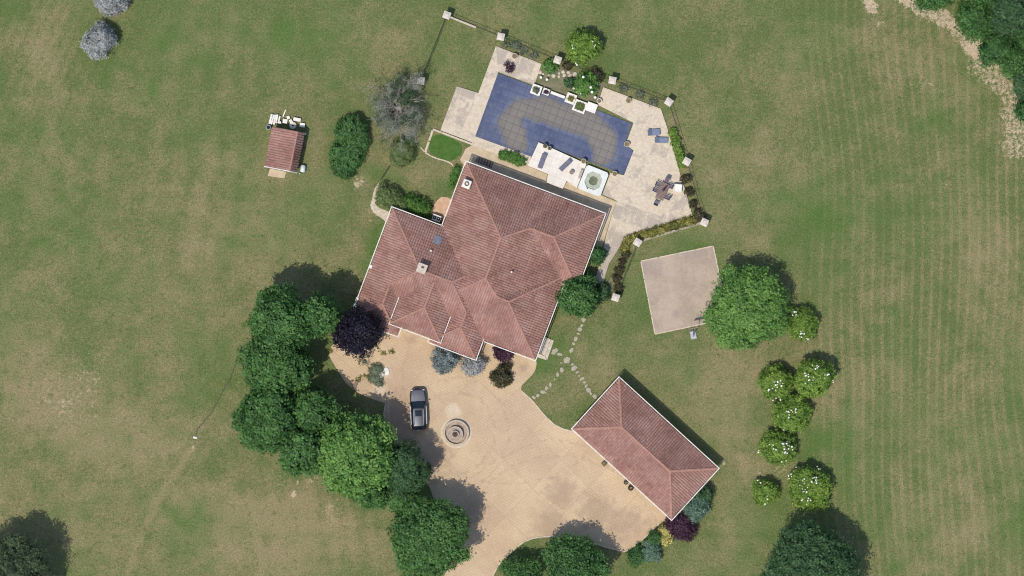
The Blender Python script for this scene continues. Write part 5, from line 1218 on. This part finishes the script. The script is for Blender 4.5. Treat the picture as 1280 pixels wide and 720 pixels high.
# ---- car
def car():
    x, y = XY(523, 511.5, 1.0); t = empty('parked_car', (x, y, 0), 'dark grey estate car with bright roof rails parked on the forecourt', 'car', rz=R(2.5))
    def put(name, mb, m, parent=t, smooth=False):
        me = mb.mesh(name, smooth=smooth); me.materials.append(M[m]); return inst(name, me, parent)
    st_ = [(-2.42, .70, .45, .80), (-2.34, .84, .32, .98), (-2.0, .92, .28, 1.06), (-1.3, .94, .26, 1.06), (-.4, .94, .26, 1.04), (.6, .94, .26, 1.02), (.95, .935, .26, 1.00), (1.5, .92, .27, .96), (2.0, .88, .29, .90), (2.28, .76, .34, .80), (2.42, .52, .44, .66)]
    vs_ = []
    for yy, wd, z0, z1 in st_:
        half = [(wd * .55, z0), (wd * .90, z0 + .05), (wd, z0 + .25), (wd * .985, z1 - .16), (wd * .90, z1 - .03), (wd * .5, z1 + .02)]
        ring_ = [(a, yy, b) for a, b in half] + [(-a, yy, b) for a, b in half[::-1]]; vs_ += ring_
    n = 12; fs = []
    for i in range(len(st_) - 1):
        for k in range(n): fs.append((i * n + k, (i + 1) * n + k, (i + 1) * n + (k + 1) % n, i * n + (k + 1) % n))
    fs += [tuple(range(n)), tuple(range((len(st_) - 1) * n, len(st_) * n))[::-1]]
    body = MB().add(vs_, fs); b = put('body', body, 'carpaint', smooth=True)
    # bonnet with two raised ribs
    hb = MB(); hs = [(.92, .80, 1.03), (1.4, .78, .995), (1.9, .72, .945), (2.18, .60, .88)]
    hv = []
    for yy, wd, z in hs: hv += [(-wd, yy, z - .02), (-wd * .5, yy, z + .022), (0, yy, z + .03), (wd * .5, yy, z + .022), (wd, yy, z - .02)]
    hb.add(hv, [(i * 5 + k, i * 5 + k + 1, (i + 1) * 5 + k + 1, (i + 1) * 5 + k) for i in range(3) for k in range(4)])
    bn = put('bonnet', hb, 'carhood_sheen', smooth=True)
    for sx in (-1, 1): put('bonnet_rib', MB().bar((sx * .40, .95, 1.045), (sx * .30, 2.1, .925), .05, .02), 'carhood_sheen', bn)
    # cabin
    RZ = 1.66; rf = [(.10, .60, RZ - .03), (-.5, .63, RZ), (-1.3, .62, RZ - .01), (-1.92, .58, RZ - .06)]
    rb = MB(); rv = []
    for yy, wd, z in rf: rv += [(-wd, yy, z - .03), (-wd * .5, yy, z + .02), (wd * .5, yy, z + .02), (wd, yy, z - .03)]
    rb.add(rv, [(i * 4 + k, i * 4 + k + 1, (i + 1) * 4 + k + 1, (i + 1) * 4 + k)[::-1] for i in range(3) for k in range(3)])
    roof_ = put('roof', rb, 'cartop_sheen', smooth=True)
    put('windscreen', MB().add([(-.80, .93, 1.02), (.80, .93, 1.02), (.58, .11, RZ - .05), (-.58, .11, RZ - .05), (0, .99, 1.03), (0, .13, RZ - .02)], [(0, 4, 5, 3), (4, 1, 2, 5)]), 'glass')
    put('rear_window', MB().add([(-.74, -2.28, 1.06), (.74, -2.28, 1.06), (.56, -1.93, RZ - .09), (-.56, -1.93, RZ - .09)], [(1, 0, 3, 2)]), 'glass')
    for sx in (-1, 1):
        sw_ = put('side_window', MB().add([(sx * .88, .90, 1.03), (sx * .88, -2.22, 1.05), (sx * .58, -1.92, RZ - .09), (sx * .615, -.5, RZ - .03), (sx * .60, .10, RZ - .06)], [(0, 1, 2, 3, 4) if sx > 0 else (4, 3, 2, 1, 0)]), 'glass')
        put('window_trim', MB().bar((sx * .895, .35, 1.03), (sx * .895, -1.75, 1.05), .085, .03), 'chrome', sw_)
        put('roof_rail', MB().tube([(sx * .55, .0, RZ), (sx * .56, -.15, RZ + .07), (sx * .57, -1.55, RZ + .06), (sx * .54, -1.75, RZ - .03)], .05, 6), 'chrome', roof_)
        m_ = put('wing_mirror', MB().box((sx * 1.02, .72, 1.0), (.20, .12, .13), top=.85), 'carpaint')
        put('headlight', MB().box((sx * .66, 2.17, .70), (.24, .22, .12), sx * -.35, top=.8), 'lampw')
        put('tail_light', MB().box((sx * .74, -2.36, .82), (.18, .10, .18)), 'red')
        for yy in (1.47, -1.42):
            wb = MB(); prof = [(.20, -.11), (.32, -.11), (.345, -.06), (.345, .06), (.32, .11), (.20, .11)]
            vs2 = []
            for r_, d_ in prof:
                for k in range(18):
                    th = 2 * math.pi * k / 18; vs2.append((sx * .83 + d_ , yy + r_ * math.cos(th), .345 + r_ * math.sin(th)))
            wb.add(vs2, [(i * 18 + k, i * 18 + (k + 1) % 18, (i + 1) * 18 + (k + 1) % 18, (i + 1) * 18 + k) for i in range(5) for k in range(18)])
            w_ = put('wheel', wb, 'rubber')
            put('rim', MB().tube([(sx * .74, yy, .345), (sx * .925, yy, .345)], .21, 14), 'grey_metal', w_)
    for sy_ in (.25, .55): put('wiper', MB().bar((-.5 + sy_, .90, 1.06), (-.05 + sy_, .62, 1.25), .025, .02), 'iron')
    put('sunroof', MB().box((0, -.45, RZ + .012), (.75, .7, .012)), 'glass', roof_)
    put('grille', MB().box((0, 2.34, .55), (.9, .10, .16)), 'chrome'); put('bumper', MB().box((0, -2.40, .42), (1.3, .09, .14)), 'grey_metal')
    put('number_plate', MB().box((0, -2.455, .60), (.52, .03, .11)), 'white')
car()

# ---- fountain
x, y = XY(570.3, 540.8); ft = empty('stone_fountain', (x, y, 0), 'round tiered stone fountain in the middle of the forecourt', 'fountain')
MB().lathe((x, y, 0), [(1.80, -.02), (1.80, .035), (1.62, .04), (1.5, .03)], 40).build('apron', M['kerb'], ft)
MB().lathe((x, y, 0), [(1.50, .0), (1.52, .42), (1.46, .50), (1.30, .50), (1.26, .44), (1.24, .12), (0.2, .10)], 40).build('basin_wall', M['fountain'], ft, smooth=False)
MB().lathe((x, y, 0), [(1.235, .10), (1.235, .20), (0.1, .205)], 36).build('water', M['fountain_in'], ft)
sx_, sy_ = x - 0.12, y - 0.16
MB().lathe((sx_, sy_, 0), [(.40, .1), (.30, .2), (.16, .3), (.15, .45), (.5, .55), (.86, .66), (.92, .71), (.86, .73), (.78, .67), (.2, .62)], 32).build('bowl', M['fountain'], ft)
MB().lathe((sx_, sy_, 0), [(.77, .64), (.77, .68), (.05, .685)], 32).build('bowl_water', M['fountain_in'], ft)
MB().lathe((sx_, sy_, 0), [(.12, .6), (.09, .85), (.34, .98), (.44, 1.04), (.40, 1.06), (.33, 1.02), (.1, .99)], 24).build('upper_bowl', M['fountain'], ft)
MB().lathe((sx_, sy_, 0), [(.32, 1.0), (.33, 1.025), (.02, 1.03)], 20).build('upper_water', M['fwater'], ft)
MB().lathe((sx_, sy_, 0), [(.08, 1.0), (.05, 1.15), (.09, 1.2), (.02, 1.3)], 12).build('finial', M['fwater'], ft)

# ---- garden furniture
def lounger(px, py, L, wd, ang, m, label, z, back=0.35):
    x, y = XY(px, py, z); t = empty('sun_lounger', (x, y, z), label, 'sun lounger', None, rz=R(ang))
    def put(n_, mb, mm, p=t):
        me = mb.mesh(n_); me.materials.append(M[mm]); return inst(n_, me, p)
    put('mattress', MB().box((L * .16, 0, .28), (L * .66, wd, .08), top=.97), m)
    for k in range(3): put('frame_bar', MB().box((-L * .1 + k * L * .25, 0, .245), (.04, wd * 1.04, .03)), 'grey_metal')
    put('backrest', MB().add([(-L * .18, -wd / 2, .30), (-L * .18, wd / 2, .30), (-L / 2, wd / 2, .30 + back), (-L / 2, -wd / 2, .30 + back), (-L * .18, -wd / 2, .37), (-L * .18, wd / 2, .37), (-L / 2 + .03, wd / 2, .37 + back), (-L / 2 + .03, -wd / 2, .37 + back)],
        [(0, 1, 2, 3), (7, 6, 5, 4), (0, 4, 5, 1), (1, 5, 6, 2), (2, 6, 7, 3), (3, 7, 4, 0)]), m)
    for sx, sy in ((.42, 1), (.42, -1), (-.28, 1), (-.28, -1)): put('leg', MB().box((L * sx, sy * wd * .43, 0), (.045, .045, .25)), 'grey_metal')
lounger(677.6, 201.5, 1.75, .56, 70 + 180, 'lounge', 'dark grey sun lounger beside the terrace edge by the pool wall', TZ)
lounger(706.5, 206.8, 1.6, .55, 43 + 180, 'lounge', 'dark grey sun lounger turned askew next to the round side table', TZ)
lounger(817.3, 165.5, 1.45, .72, 4, 'lounge_blue', 'blue grey lounger on the deck, the one with its shaded back by the stain', DZ)
lounger(826.6, 175.3, 1.55, .66, -2, 'lounge_blue', 'blue grey lounger on the deck touching the leafy border plants', DZ)
def round_table(px, py, r, h, z, label, m='wood'):
    x, y = XY(px, py, z); t = empty('side_table', (x, y, z), label, 'table')
    MB().lathe((x, y, z), [(r, h - .04), (r * 1.02, h - .02), (r, h)], 20).build('table_top', M[m], t)
    MB().lathe((x, y, z), [(r * .6, 0), (r * .55, .03), (.04, .06), (.04, h - .04)], 14).build('pedestal', M['grey_metal'], t)
round_table(714.5, 215.4, .26, .5, TZ, 'small round side table on the white terrace')
x, y = XY(725.6, 217.8); t = empty('wooden_bench', (x, y, TZ), 'narrow brown bench against the hot tub', 'bench', rz=R(72))
for k in range(3):
    me = MB().box((0, -.11 + k * .11, .38), (1.1, .09, .035)).mesh('slat'); me.materials.append(M['pot']); inst('slat', me, t)
for sx in (-1, 1):
    me = MB().box((sx * .45, 0, 0), (.07, .28, .38)).mesh('leg'); me.materials.append(M['wood']); inst('leg', me, t)
# patio set
TA = math.atan2(27, 12)                       # long axis of the table in the picture
tx, ty = XY(828, 239, .9)
tb = empty('patio_table', (tx, ty, DZ), 'long brown patio table with dark chairs around it', 'table', rz=TA)
for k in range(6):
    me = MB().box((0, -.42 + k * .168, .70), (2.0, .155, .035)).mesh('slat'); me.materials.append(M['brown']); inst('slat', me, tb)
for sx, sy in ((.85, .38), (.85, -.38), (-.85, .38), (-.85, -.38)):
    me = MB().box((sx, sy, 0), (.07, .07, .70)).mesh('leg'); me.materials.append(M['brown']); inst('leg', me, tb)
def chair(px, py, face, label, m='mauve'):
    x, y = XY(px, py, .6); t = empty('patio_chair', (x, y, DZ), label, 'chair', 'chairs round the patio table', rz=face)
    def put(n_, mb, mm):
        me = mb.mesh(n_); me.materials.append(M[mm]); inst(n_, me, t)
    put('seat', MB().box((0, 0, .40), (.50, .50, .05)), m)
    put('backrest', MB().add([(-.25, -.25, .45), (-.25, .25, .45), (-.36, .25, .95), (-.36, -.25, .95), (-.21, -.25, .45), (-.21, .25, .45), (-.32, .25, .96), (-.32, -.25, .96)], [(0, 1, 2, 3), (7, 6, 5, 4), (0, 4, 5, 1), (1, 5, 6, 2), (2, 6, 7, 3), (3, 7, 4, 0)]), m)
    for sy in (-1, 1): put('armrest', MB().box((.0, sy * .27, .62), (.46, .05, .04)), 'grey_metal')
    for sx, sy in ((.21, .22), (.21, -.22), (-.21, .22), (-.21, -.22)): put('leg', MB().box((sx, sy, 0), (.04, .04, .40)), 'grey_metal')
nrm = TA + math.pi / 2
chair(823, 230.3, nrm + math.pi, 'patio chair on the pool side of the table, nearer the far end')
chair(819.6, 237.5, nrm + math.pi, 'patio chair on the pool side of the table, second along')
chair(834.2, 246.8, nrm, 'patio chair pulled out on the fence side of the table')
chair(838, 232.5, nrm, 'patio chair in the parasol shade next to the white armchair')
chair(833.8, 225.2, TA + math.pi, 'patio chair at the head of the table')
chair(820.6, 253.5, TA, 'patio chair with a pale cushion edge at the foot of the table')
x, y = tx + .1, ty + .1
ps = empty('closed_parasol', (x, y, DZ), 'furled dark parasol standing through the patio table', 'parasol')
MB().lathe((x, y, DZ), [(.28, 0), (.28, .06), (.05, .1)], 18).build('base', M['iron'], ps)
MB().tube([(x, y, DZ + .05), (x, y, DZ + 2.5)], .025, 8).build('pole', M['grey_metal'], ps)
MB().lathe((x, y, DZ), [(.05, 1.1), (.15, 1.25), (.11, 1.8), (.06, 2.35), (.02, 2.5)], 12).build('canopy', M['parasol'], ps)
x, y = XY(847, 235.6, .5); t = empty('white_armchair', (x, y, DZ), 'white boxy armchair beside the patio table', 'armchair', rz=R(-5))
def putw(n_, mb, mm='white'):
    me = mb.mesh(n_); me.materials.append(M[mm]); inst(n_, me, t)
putw('seat', MB().box((0, 0, 0), (.70, .74, .40))); putw('backrest', MB().box((0, .42, 0), (.94, .14, .72)))
for sx in (-1, 1): putw('armrest', MB().box((sx * .42, -.02, 0), (.13, .74, .56)))
# pots
def pot(px, py, r, h, z, label, plant=None, m='pot'):
    x, y = XY(px, py, z); t = empty('plant_pot', (x, y, z), label, 'pot', 'pots round the pool')
    MB().lathe((x, y, z), [(r * .62, 0), (r * .95, h * .7), (r, h * .92), (r, h), (r * .80, h), (r * .78, h * .8)], 18).build('pot', M[m], t)
    MB().lathe((x, y, z), [(r * .78, h * .7), (r * .79, h * .84), (.01, h * .86)], 14).build('soil', M['soil'], t)
    if plant:
        V, F, vals = leaf_cloud(np.random.default_rng(int(px)), [(0, 0, h + r * .1, r * .7, r * .7, r * .6)], 60, 7, .09, .04, core=.5)
        obj('plant', np_mesh('plant', V, F, vals), LEAF[plant], t)
pot(681.3, 182.6, .27, .45, TZ, 'left one of two pots standing together at the terrace edge', 'greygreen')
pot(687.0, 185.4, .25, .42, TZ, 'small pot paired with another at the terrace edge', 'greygreen')
pot(729.5, 201.6, .30, .5, TZ, 'pale pot on the terrace at the hot tub corner')
pot(768.3, 217.2, .31, .5, DZ, 'pale pot between the hot tub and the pool corner')
pot(783.4, 180.4, .33, .55, DZ, 'pale pot in the notch of the pool cover')
pot(643.3, 70.4, .34, .5, DZ, 'brown pot on the stained deck strip')
pot(785.5, 125.9, .33, .5, DZ, 'pot on the wide deck edge beneath the fence')
pot(749, 126.3, .30, .5, DZ, 'white pot at the deck corner next to the bed', m='white')
x, y = XY(637.5, 83.3); tree('potted_plant', 'dry mauve plant on the stained deck strip', 'plant', 637.5, 83.3, 6.0, .5, 'wine', 140, 5, dens=10, k=8, leaf=.16, tr=.11, low=.3, core=.4, bz=DZ, trunk=False)
# rocks and white balls in the bed
def rock(x, y, z, r, seed, name, m, label, cat, group, fl=.6):
    rg = random.Random(seed); bm = bmesh.new(); bmesh.ops.create_icosphere(bm, subdivisions=2, radius=r)
    ax = Vector((rg.gauss(0, 1), rg.gauss(0, 1), rg.gauss(0, 1)))
    for v in bm.verts:
        v.co *= 1 + 0.18 * math.sin(3 * v.co.dot(ax) / r) + rg.uniform(-.09, .09); v.co.z *= fl; v.co.x *= 1.15
    me = bpy.data.meshes.new(name); bm.to_mesh(me); bm.free(); o = obj(name, me, M[m]); o.location = (x, y, z + r * fl * .5); o.rotation_euler = (0, 0, rg.random() * 6)
    return tag(o, label, cat, group)
for i, (a, b, r_) in enumerate([(225, 115, 24), (268, 138, 18), (345, 155, 16), (410, 165, 28), (485, 130, 18), (485, 175, 18), (540, 110, 24), (615, 112, 24), (560, 155, 24), (640, 160, 26), (700, 145, 30), (735, 160, 16)]):
    x, y = XY(655 + a / 11.08, 80 + b / 11.08); rock(x, y, .03, r_ / 11.08 * S, i, 'garden_rock', 'stone', 'pale rock in the row across the pool bed', 'rock', 'rocks in the pool bed')
for i, (a, b) in enumerate([(235, 185), (318, 215), (693, 335), (795, 405), (920, 333), (938, 397), (985, 462), (818, 190), (940, 140)]):
    x, y = XY(655 + a / 11.08, 80 + b / 11.08, .5)
    mb = MB().tube([(x, y, 0), (x, y, .5)], .02, 6); o = empty('globe_lamp', (x, y, 0.03), 'white globe garden light among the plants of the pool bed', 'garden light', 'white globe lights in the pool bed')
    mb.build('stake', M['iron'], o); hgt = .42 if i not in (4, 5, 7) else 1.9
    if hgt > 1: MB().tube([(x, y, .4), (x, y, 1.95)], .02, 6).build('stake', M['iron'], o)
    MB().lathe((x, y, hgt), [(.02, 0), (.13, .05), (.165, .15), (.13, .26), (.02, .31)], 14).build('globe', M['blossom'], o)
x, y = XY(478, 466); rock(x - .3, y - .1, 0.02, .42, 91, 'boulder', 'white', 'white boulder beside the low cushion plant', 'rock', None, .5)
x, y = XY(483, 465); rock(x, y + .1, 0.02, .40, 92, 'boulder', 'white', 'white boulder on bare gravel next to another boulder', 'rock', None, .35)
x, y = XY(444, 481); t = empty('wooden_bench', (x, y, .024), 'short weathered bench on the gravel by the tree belt', 'bench', rz=R(68))
for k in range(3):
    me = MB().box((0, -.14 + k * .14, .36), (.95, .12, .04)).mesh('slat'); me.materials.append(M['wood']); inst('slat', me, t)
for sx in (-1, 1):
    me = MB().box((sx * .38, 0, 0), (.08, .36, .36)).mesh('leg'); me.materials.append(M['wood']); inst('leg', me, t)
shrub_row('shrub', 'brown tuft next to the weathered bench', 'shrub', [(449, 473, 4, 3.5, .3), (447, 476, 3, 3, .25)], 'gold', 150, 14, 8, .10, .06, core=.5, trunk=False)
for i, (a, b, lab) in enumerate([(489, 439, 'tiny golden tuft on the forecourt edge below the porch'), (478, 441, 'tiny olive tuft near the purple tree shadow'), (457, 470, 'tiny brown tuft between bench and cushion plant'), (412, 438, 'ochre tuft at the gravel tip under the belt trees')]):
    shrub_row('shrub', lab, 'shrub', [(a, b, 3.2, 2.6, .25), (a + 2, b + 1, 2, 2, .2)], 'gold', 151 + i, 14, 8, .10, .06, core=.5, trunk=False)

# ---- front steps at the house side
stp = empty('stone_steps', (*XY(681, 436), 0), 'pale stone landing and steps at the house side door', 'steps')
for k, (z, pts) in enumerate([(.34, [(672.5, 441), (679.5, 420.5), (684.5, 422.5), (677.5, 443)]), (.22, [(677.8, 443), (684.8, 422.6), (688.3, 424.1), (681.2, 444.9)]), (.11, [(681.5, 445), (688.6, 424.2), (692.2, 425.8), (684, 450)]), (.13, [(671.2, 446.4), (672.6, 441.6), (681, 445.2), (683.4, 450.2)])]):
    MB().prism(pxpoly(pts), -.1, z).build('step', M['stone'], stp)

# ---- garage pots
for i, (a, b, r_, lab) in enumerate([(782.2, 602.8, .27, 'dark glazed round pot by the garage front, the smaller of two'), (788.3, 609.6, .34, 'larger dark glazed round pot by the garage front')]):
    x, y = XY(a, b); t = empty('glazed_pot', (x, y, .024), lab, 'pot')
    MB().lathe((x, y, .024), [(r_ * .5, 0), (r_ * .9, r_ * .6), (r_, r_ * 1.2), (r_ * .8, r_ * 1.8), (r_ * .5, r_ * 2.0), (r_ * .55, r_ * 2.1), (r_ * .42, r_ * 2.1), (r_ * .4, r_ * 1.9)], 20).build('pot', M['blackmetal'], t, smooth=True)
    MB().lathe((x, y, .024), [(r_ * .4, r_ * 1.8), (r_ * .43, r_ * 1.95), (.01, r_ * 1.96)], 12).build('soil', M['soil'], t)
x, y = XY(755.2, 579.3); t = empty('square_planter', (x, y, .024), 'dark square planter on the forecourt by the garage front', 'planter', rz=R(40))
me = MB().box((0, 0, 0), (.46, .46, .5), top=1.12).mesh('box'); me.materials.append(M['blackmetal']); inst('box', me, t)
me = MB().box((0, 0, .5), (.42, .42, .012)).mesh('soil'); me.materials.append(M['soil']); inst('soil', me, t)

# ---- hose on the lawn with white fitting
hp = [(323, 416), (314, 426), (304, 434), (297, 446), (293, 458), (287, 474), (279, 489), (270, 505), (262, 518), (254, 528), (247, 537), (244.5, 544)]
hz_ = []
for i in range(len(hp) - 1):
    for s_ in range(4):
        f = s_ / 4; hz_.append((*XY(hp[i][0] * (1 - f) + hp[i + 1][0] * f + .5 * math.sin(i * 1.7 + s_), hp[i][1] * (1 - f) + hp[i + 1][1] * f), .05))
hz_.append((*XY(*hp[-1]), .05))
t = empty('drain_hose', (*XY(285, 480), 0), 'dark hose snaking over the lawn out of the tree belt', 'hose')
MB().tube(hz_, .055, 6).build('tube', M['hose'], t)
MB().box((*XY(244, 547), 0), (.42, .22, .16), R(-10)).build('outlet', M['white'], t)
hz2 = [(*XY(a, b), .04) for a, b in [(411, 361), (420, 364), (432, 367), (444, 369)]]
tag(MB().tube(hz2, .035, 6).build('cable', M['hose']), 'thin dark pipe across the shaded lawn to the house corner', 'pipe')

# ---- shed surroundings: stone pile, tank, barrel
SP = 'stones stacked behind the shed'
rgp = random.Random(12)
def slab(px, py, L, wd, h, ang, lab, z=0.0, m='white'):
    x, y = XY(px, py); o = MB().box((x, y, z), (L, wd, h), R(ang), top=.95).build('stone_block', M[m]); return tag(o, lab, 'stone', SP)
for i, (a, b, L, wd, ang) in enumerate([(338.5, 149, 1.25, .22, 76), (341, 149.6, 1.2, .2, 74), (343.6, 149.5, 1.2, .22, 79), (346.2, 148.6, 1.05, .2, 80), (349, 149.8, .9, .2, 77)]):
    slab(a, b, L, wd, .35 + .05 * (i % 2), ang, 'long pale stone bar lying side by side with others behind the shed')
for i, (a, b, L, wd, ang) in enumerate([(356.5, 151.6, .55, .52, -10), (378, 156.4, .62, .5, -8), (371.5, 149.5, .9, .4, -12), (360.5, 147, .36, .36, 20), (364, 152, .35, .5, 30), (350, 153.5, .3, .3, 10)]):
    slab(a, b, L, wd, .32 + .04 * (i % 3), ang, 'square pale stone block in the pile behind the shed')
slab(355.5, 141.5, .9, .13, .16, 68, 'thin crooked pale stone jutting from the pile behind the shed')
slab(380.2, 167.2, .24, .5, .4, 80, 'small white stone post at the shed roof corner')
x, y = XY(366.2, 156.8); t = empty('millstone', (x, y, 0), 'round pale millstone at the shed back wall', 'millstone')
MB().lathe((x, y, 0), [(.40, 0), (.42, .05), (.42, .3), (.38, .34), (.12, .34), (.11, .2)], 22).build('disc', M['cap'], t)
MB().lathe((x, y, 0), [(.10, .18), (.10, .22), (.01, .225)], 12).build('hub_hole', M['soil'], t)
x, y = XY(379, 210.5); t = empty('gas_tank', (x, y, 0), 'pale blue upright tank beside the shed', 'tank')
MB().tube([(x - .08, y - .46, .42), (x - .06, y - .36, .42), (x + .01, y + .26, .42), (x + .03, y + .40, .42)], [.2, .31, .31, .17], 16).build('vessel', M['tank'], t, smooth=True)
for dy in (-.15, .12): MB().box((x - .03, y + dy, 0), (.4, .07, .22)).build('foot', M['grey_metal'], t)
x, y = XY(376, 216); MB().box((x - .1, y - .1, 0), (.16, .16, .35)).build('valve', M['grey_metal'], t)
x, y = XY(336, 159.5); t = empty('water_barrel', (x, y, 0), 'grey barrel at the shed wall under the roof corner', 'barrel')
MB().lathe((x, y, 0), [(.24, 0), (.30, .3), (.30, .6), (.25, .85), (.22, .85), (.2, .7)], 18).build('drum', M['hoopbase'], t)
MB().lathe((x, y, 0), [(.21, .66), (.22, .70), (.01, .705)], 14).build('water', M['glass'], t)
# ---- air conditioner on the gravel
x, y = XY(545.8, 272.8); t = empty('air_conditioner', (x, y, 0), 'white air conditioning unit with round fans against the house wall', 'air conditioner', rz=-R(20.5))
def puta(n_, mb, mm, p=None):
    me = mb.mesh(n_); me.materials.append(M[mm]); return inst(n_, me, p or t)
puta('casing', MB().box((0, 0, .05), (.98, .72, .75)), 'white')
for sx in (-1, 1):
    puta('fan_grille', MB().lathe((sx * .24, 0, .80), [(.21, 0), (.21, .02), (.02, .021)], 18), 'iron'); puta('fan_hub', MB().lathe((sx * .24, 0, .82), [(.07, 0), (.07, .03), (.02, .035)], 10), 'white')
for sx in (-1, 1): puta('foot', MB().box((sx * .38, 0, 0), (.1, .6, .05)), 'iron')
# planter boxes and shade at the north wall: one dark slatted panel stands in for them
t = empty('shade_slats', (*XY(606, 206), 0.055), 'dark slatted panel standing in for shade beside the house', 'hatch')
hpx = [(597, 195.5), (617, 203), (614.5, 210), (594, 202)]
MB().prism(pxpoly(hpx), .03, .10).build('frame', M['iron'], t)
for k in range(6):
    f = (k + .5) / 6; a = np.array(hpx[0]) * (1 - f) + np.array(hpx[1]) * f; b = np.array(hpx[3]) * (1 - f) + np.array(hpx[2]) * f
    MB().bar((*XY(*(a * .94 + b * .06)), .105), (*XY(*(a * .06 + b * .94)), .105), .22, .03).build('slat', M['wood'], t)

# ---- basketball hoop
x, y = XY(866.5, 417.5); t = empty('basketball_hoop', (x, y, 0), 'portable basketball hoop at the edge of the play court', 'basketball hoop', rz=R(11))
def putb(n_, mb, mm):
    me = mb.mesh(n_); me.materials.append(M[mm]); return inst(n_, me, t)
putb('base', MB().box((0, -.1, 0), (.75, 1.0, .18), top=.8), 'hoopbase')
putb('pole', MB().tube([(0, 0, .1), (0, .05, 1.6), (0, .15, 2.5), (0, .62, 3.0)], [.06, .055, .05, .045], 8), 'iron')
putb('strut', MB().bar((-.0, -.35, .15), (0, .02, 1.0), .04, .04), 'iron')
bd = putb('backboard', MB().box((0, .70, 2.85), (1.15, .09, .75)), 'board')
rm = MB(); rm.tube([(.225 * math.cos(2 * math.pi * k / 16), .70 + .30 + .225 * math.sin(2 * math.pi * k / 16), 3.0) for k in range(17)], .012, 5); putb('rim', rm, 'rim')
nt_ = MB()
for k in range(10):
    a = 2 * math.pi * k / 10; nt_.tube([(.22 * math.cos(a), 1.0 + .22 * math.sin(a), 3.0), (.13 * math.cos(a + .3), 1.0 + .13 * math.sin(a + .3), 2.6)], .006, 4)
n_ = putb('net', nt_, 'white'); n_['kind'] = 'stuff'
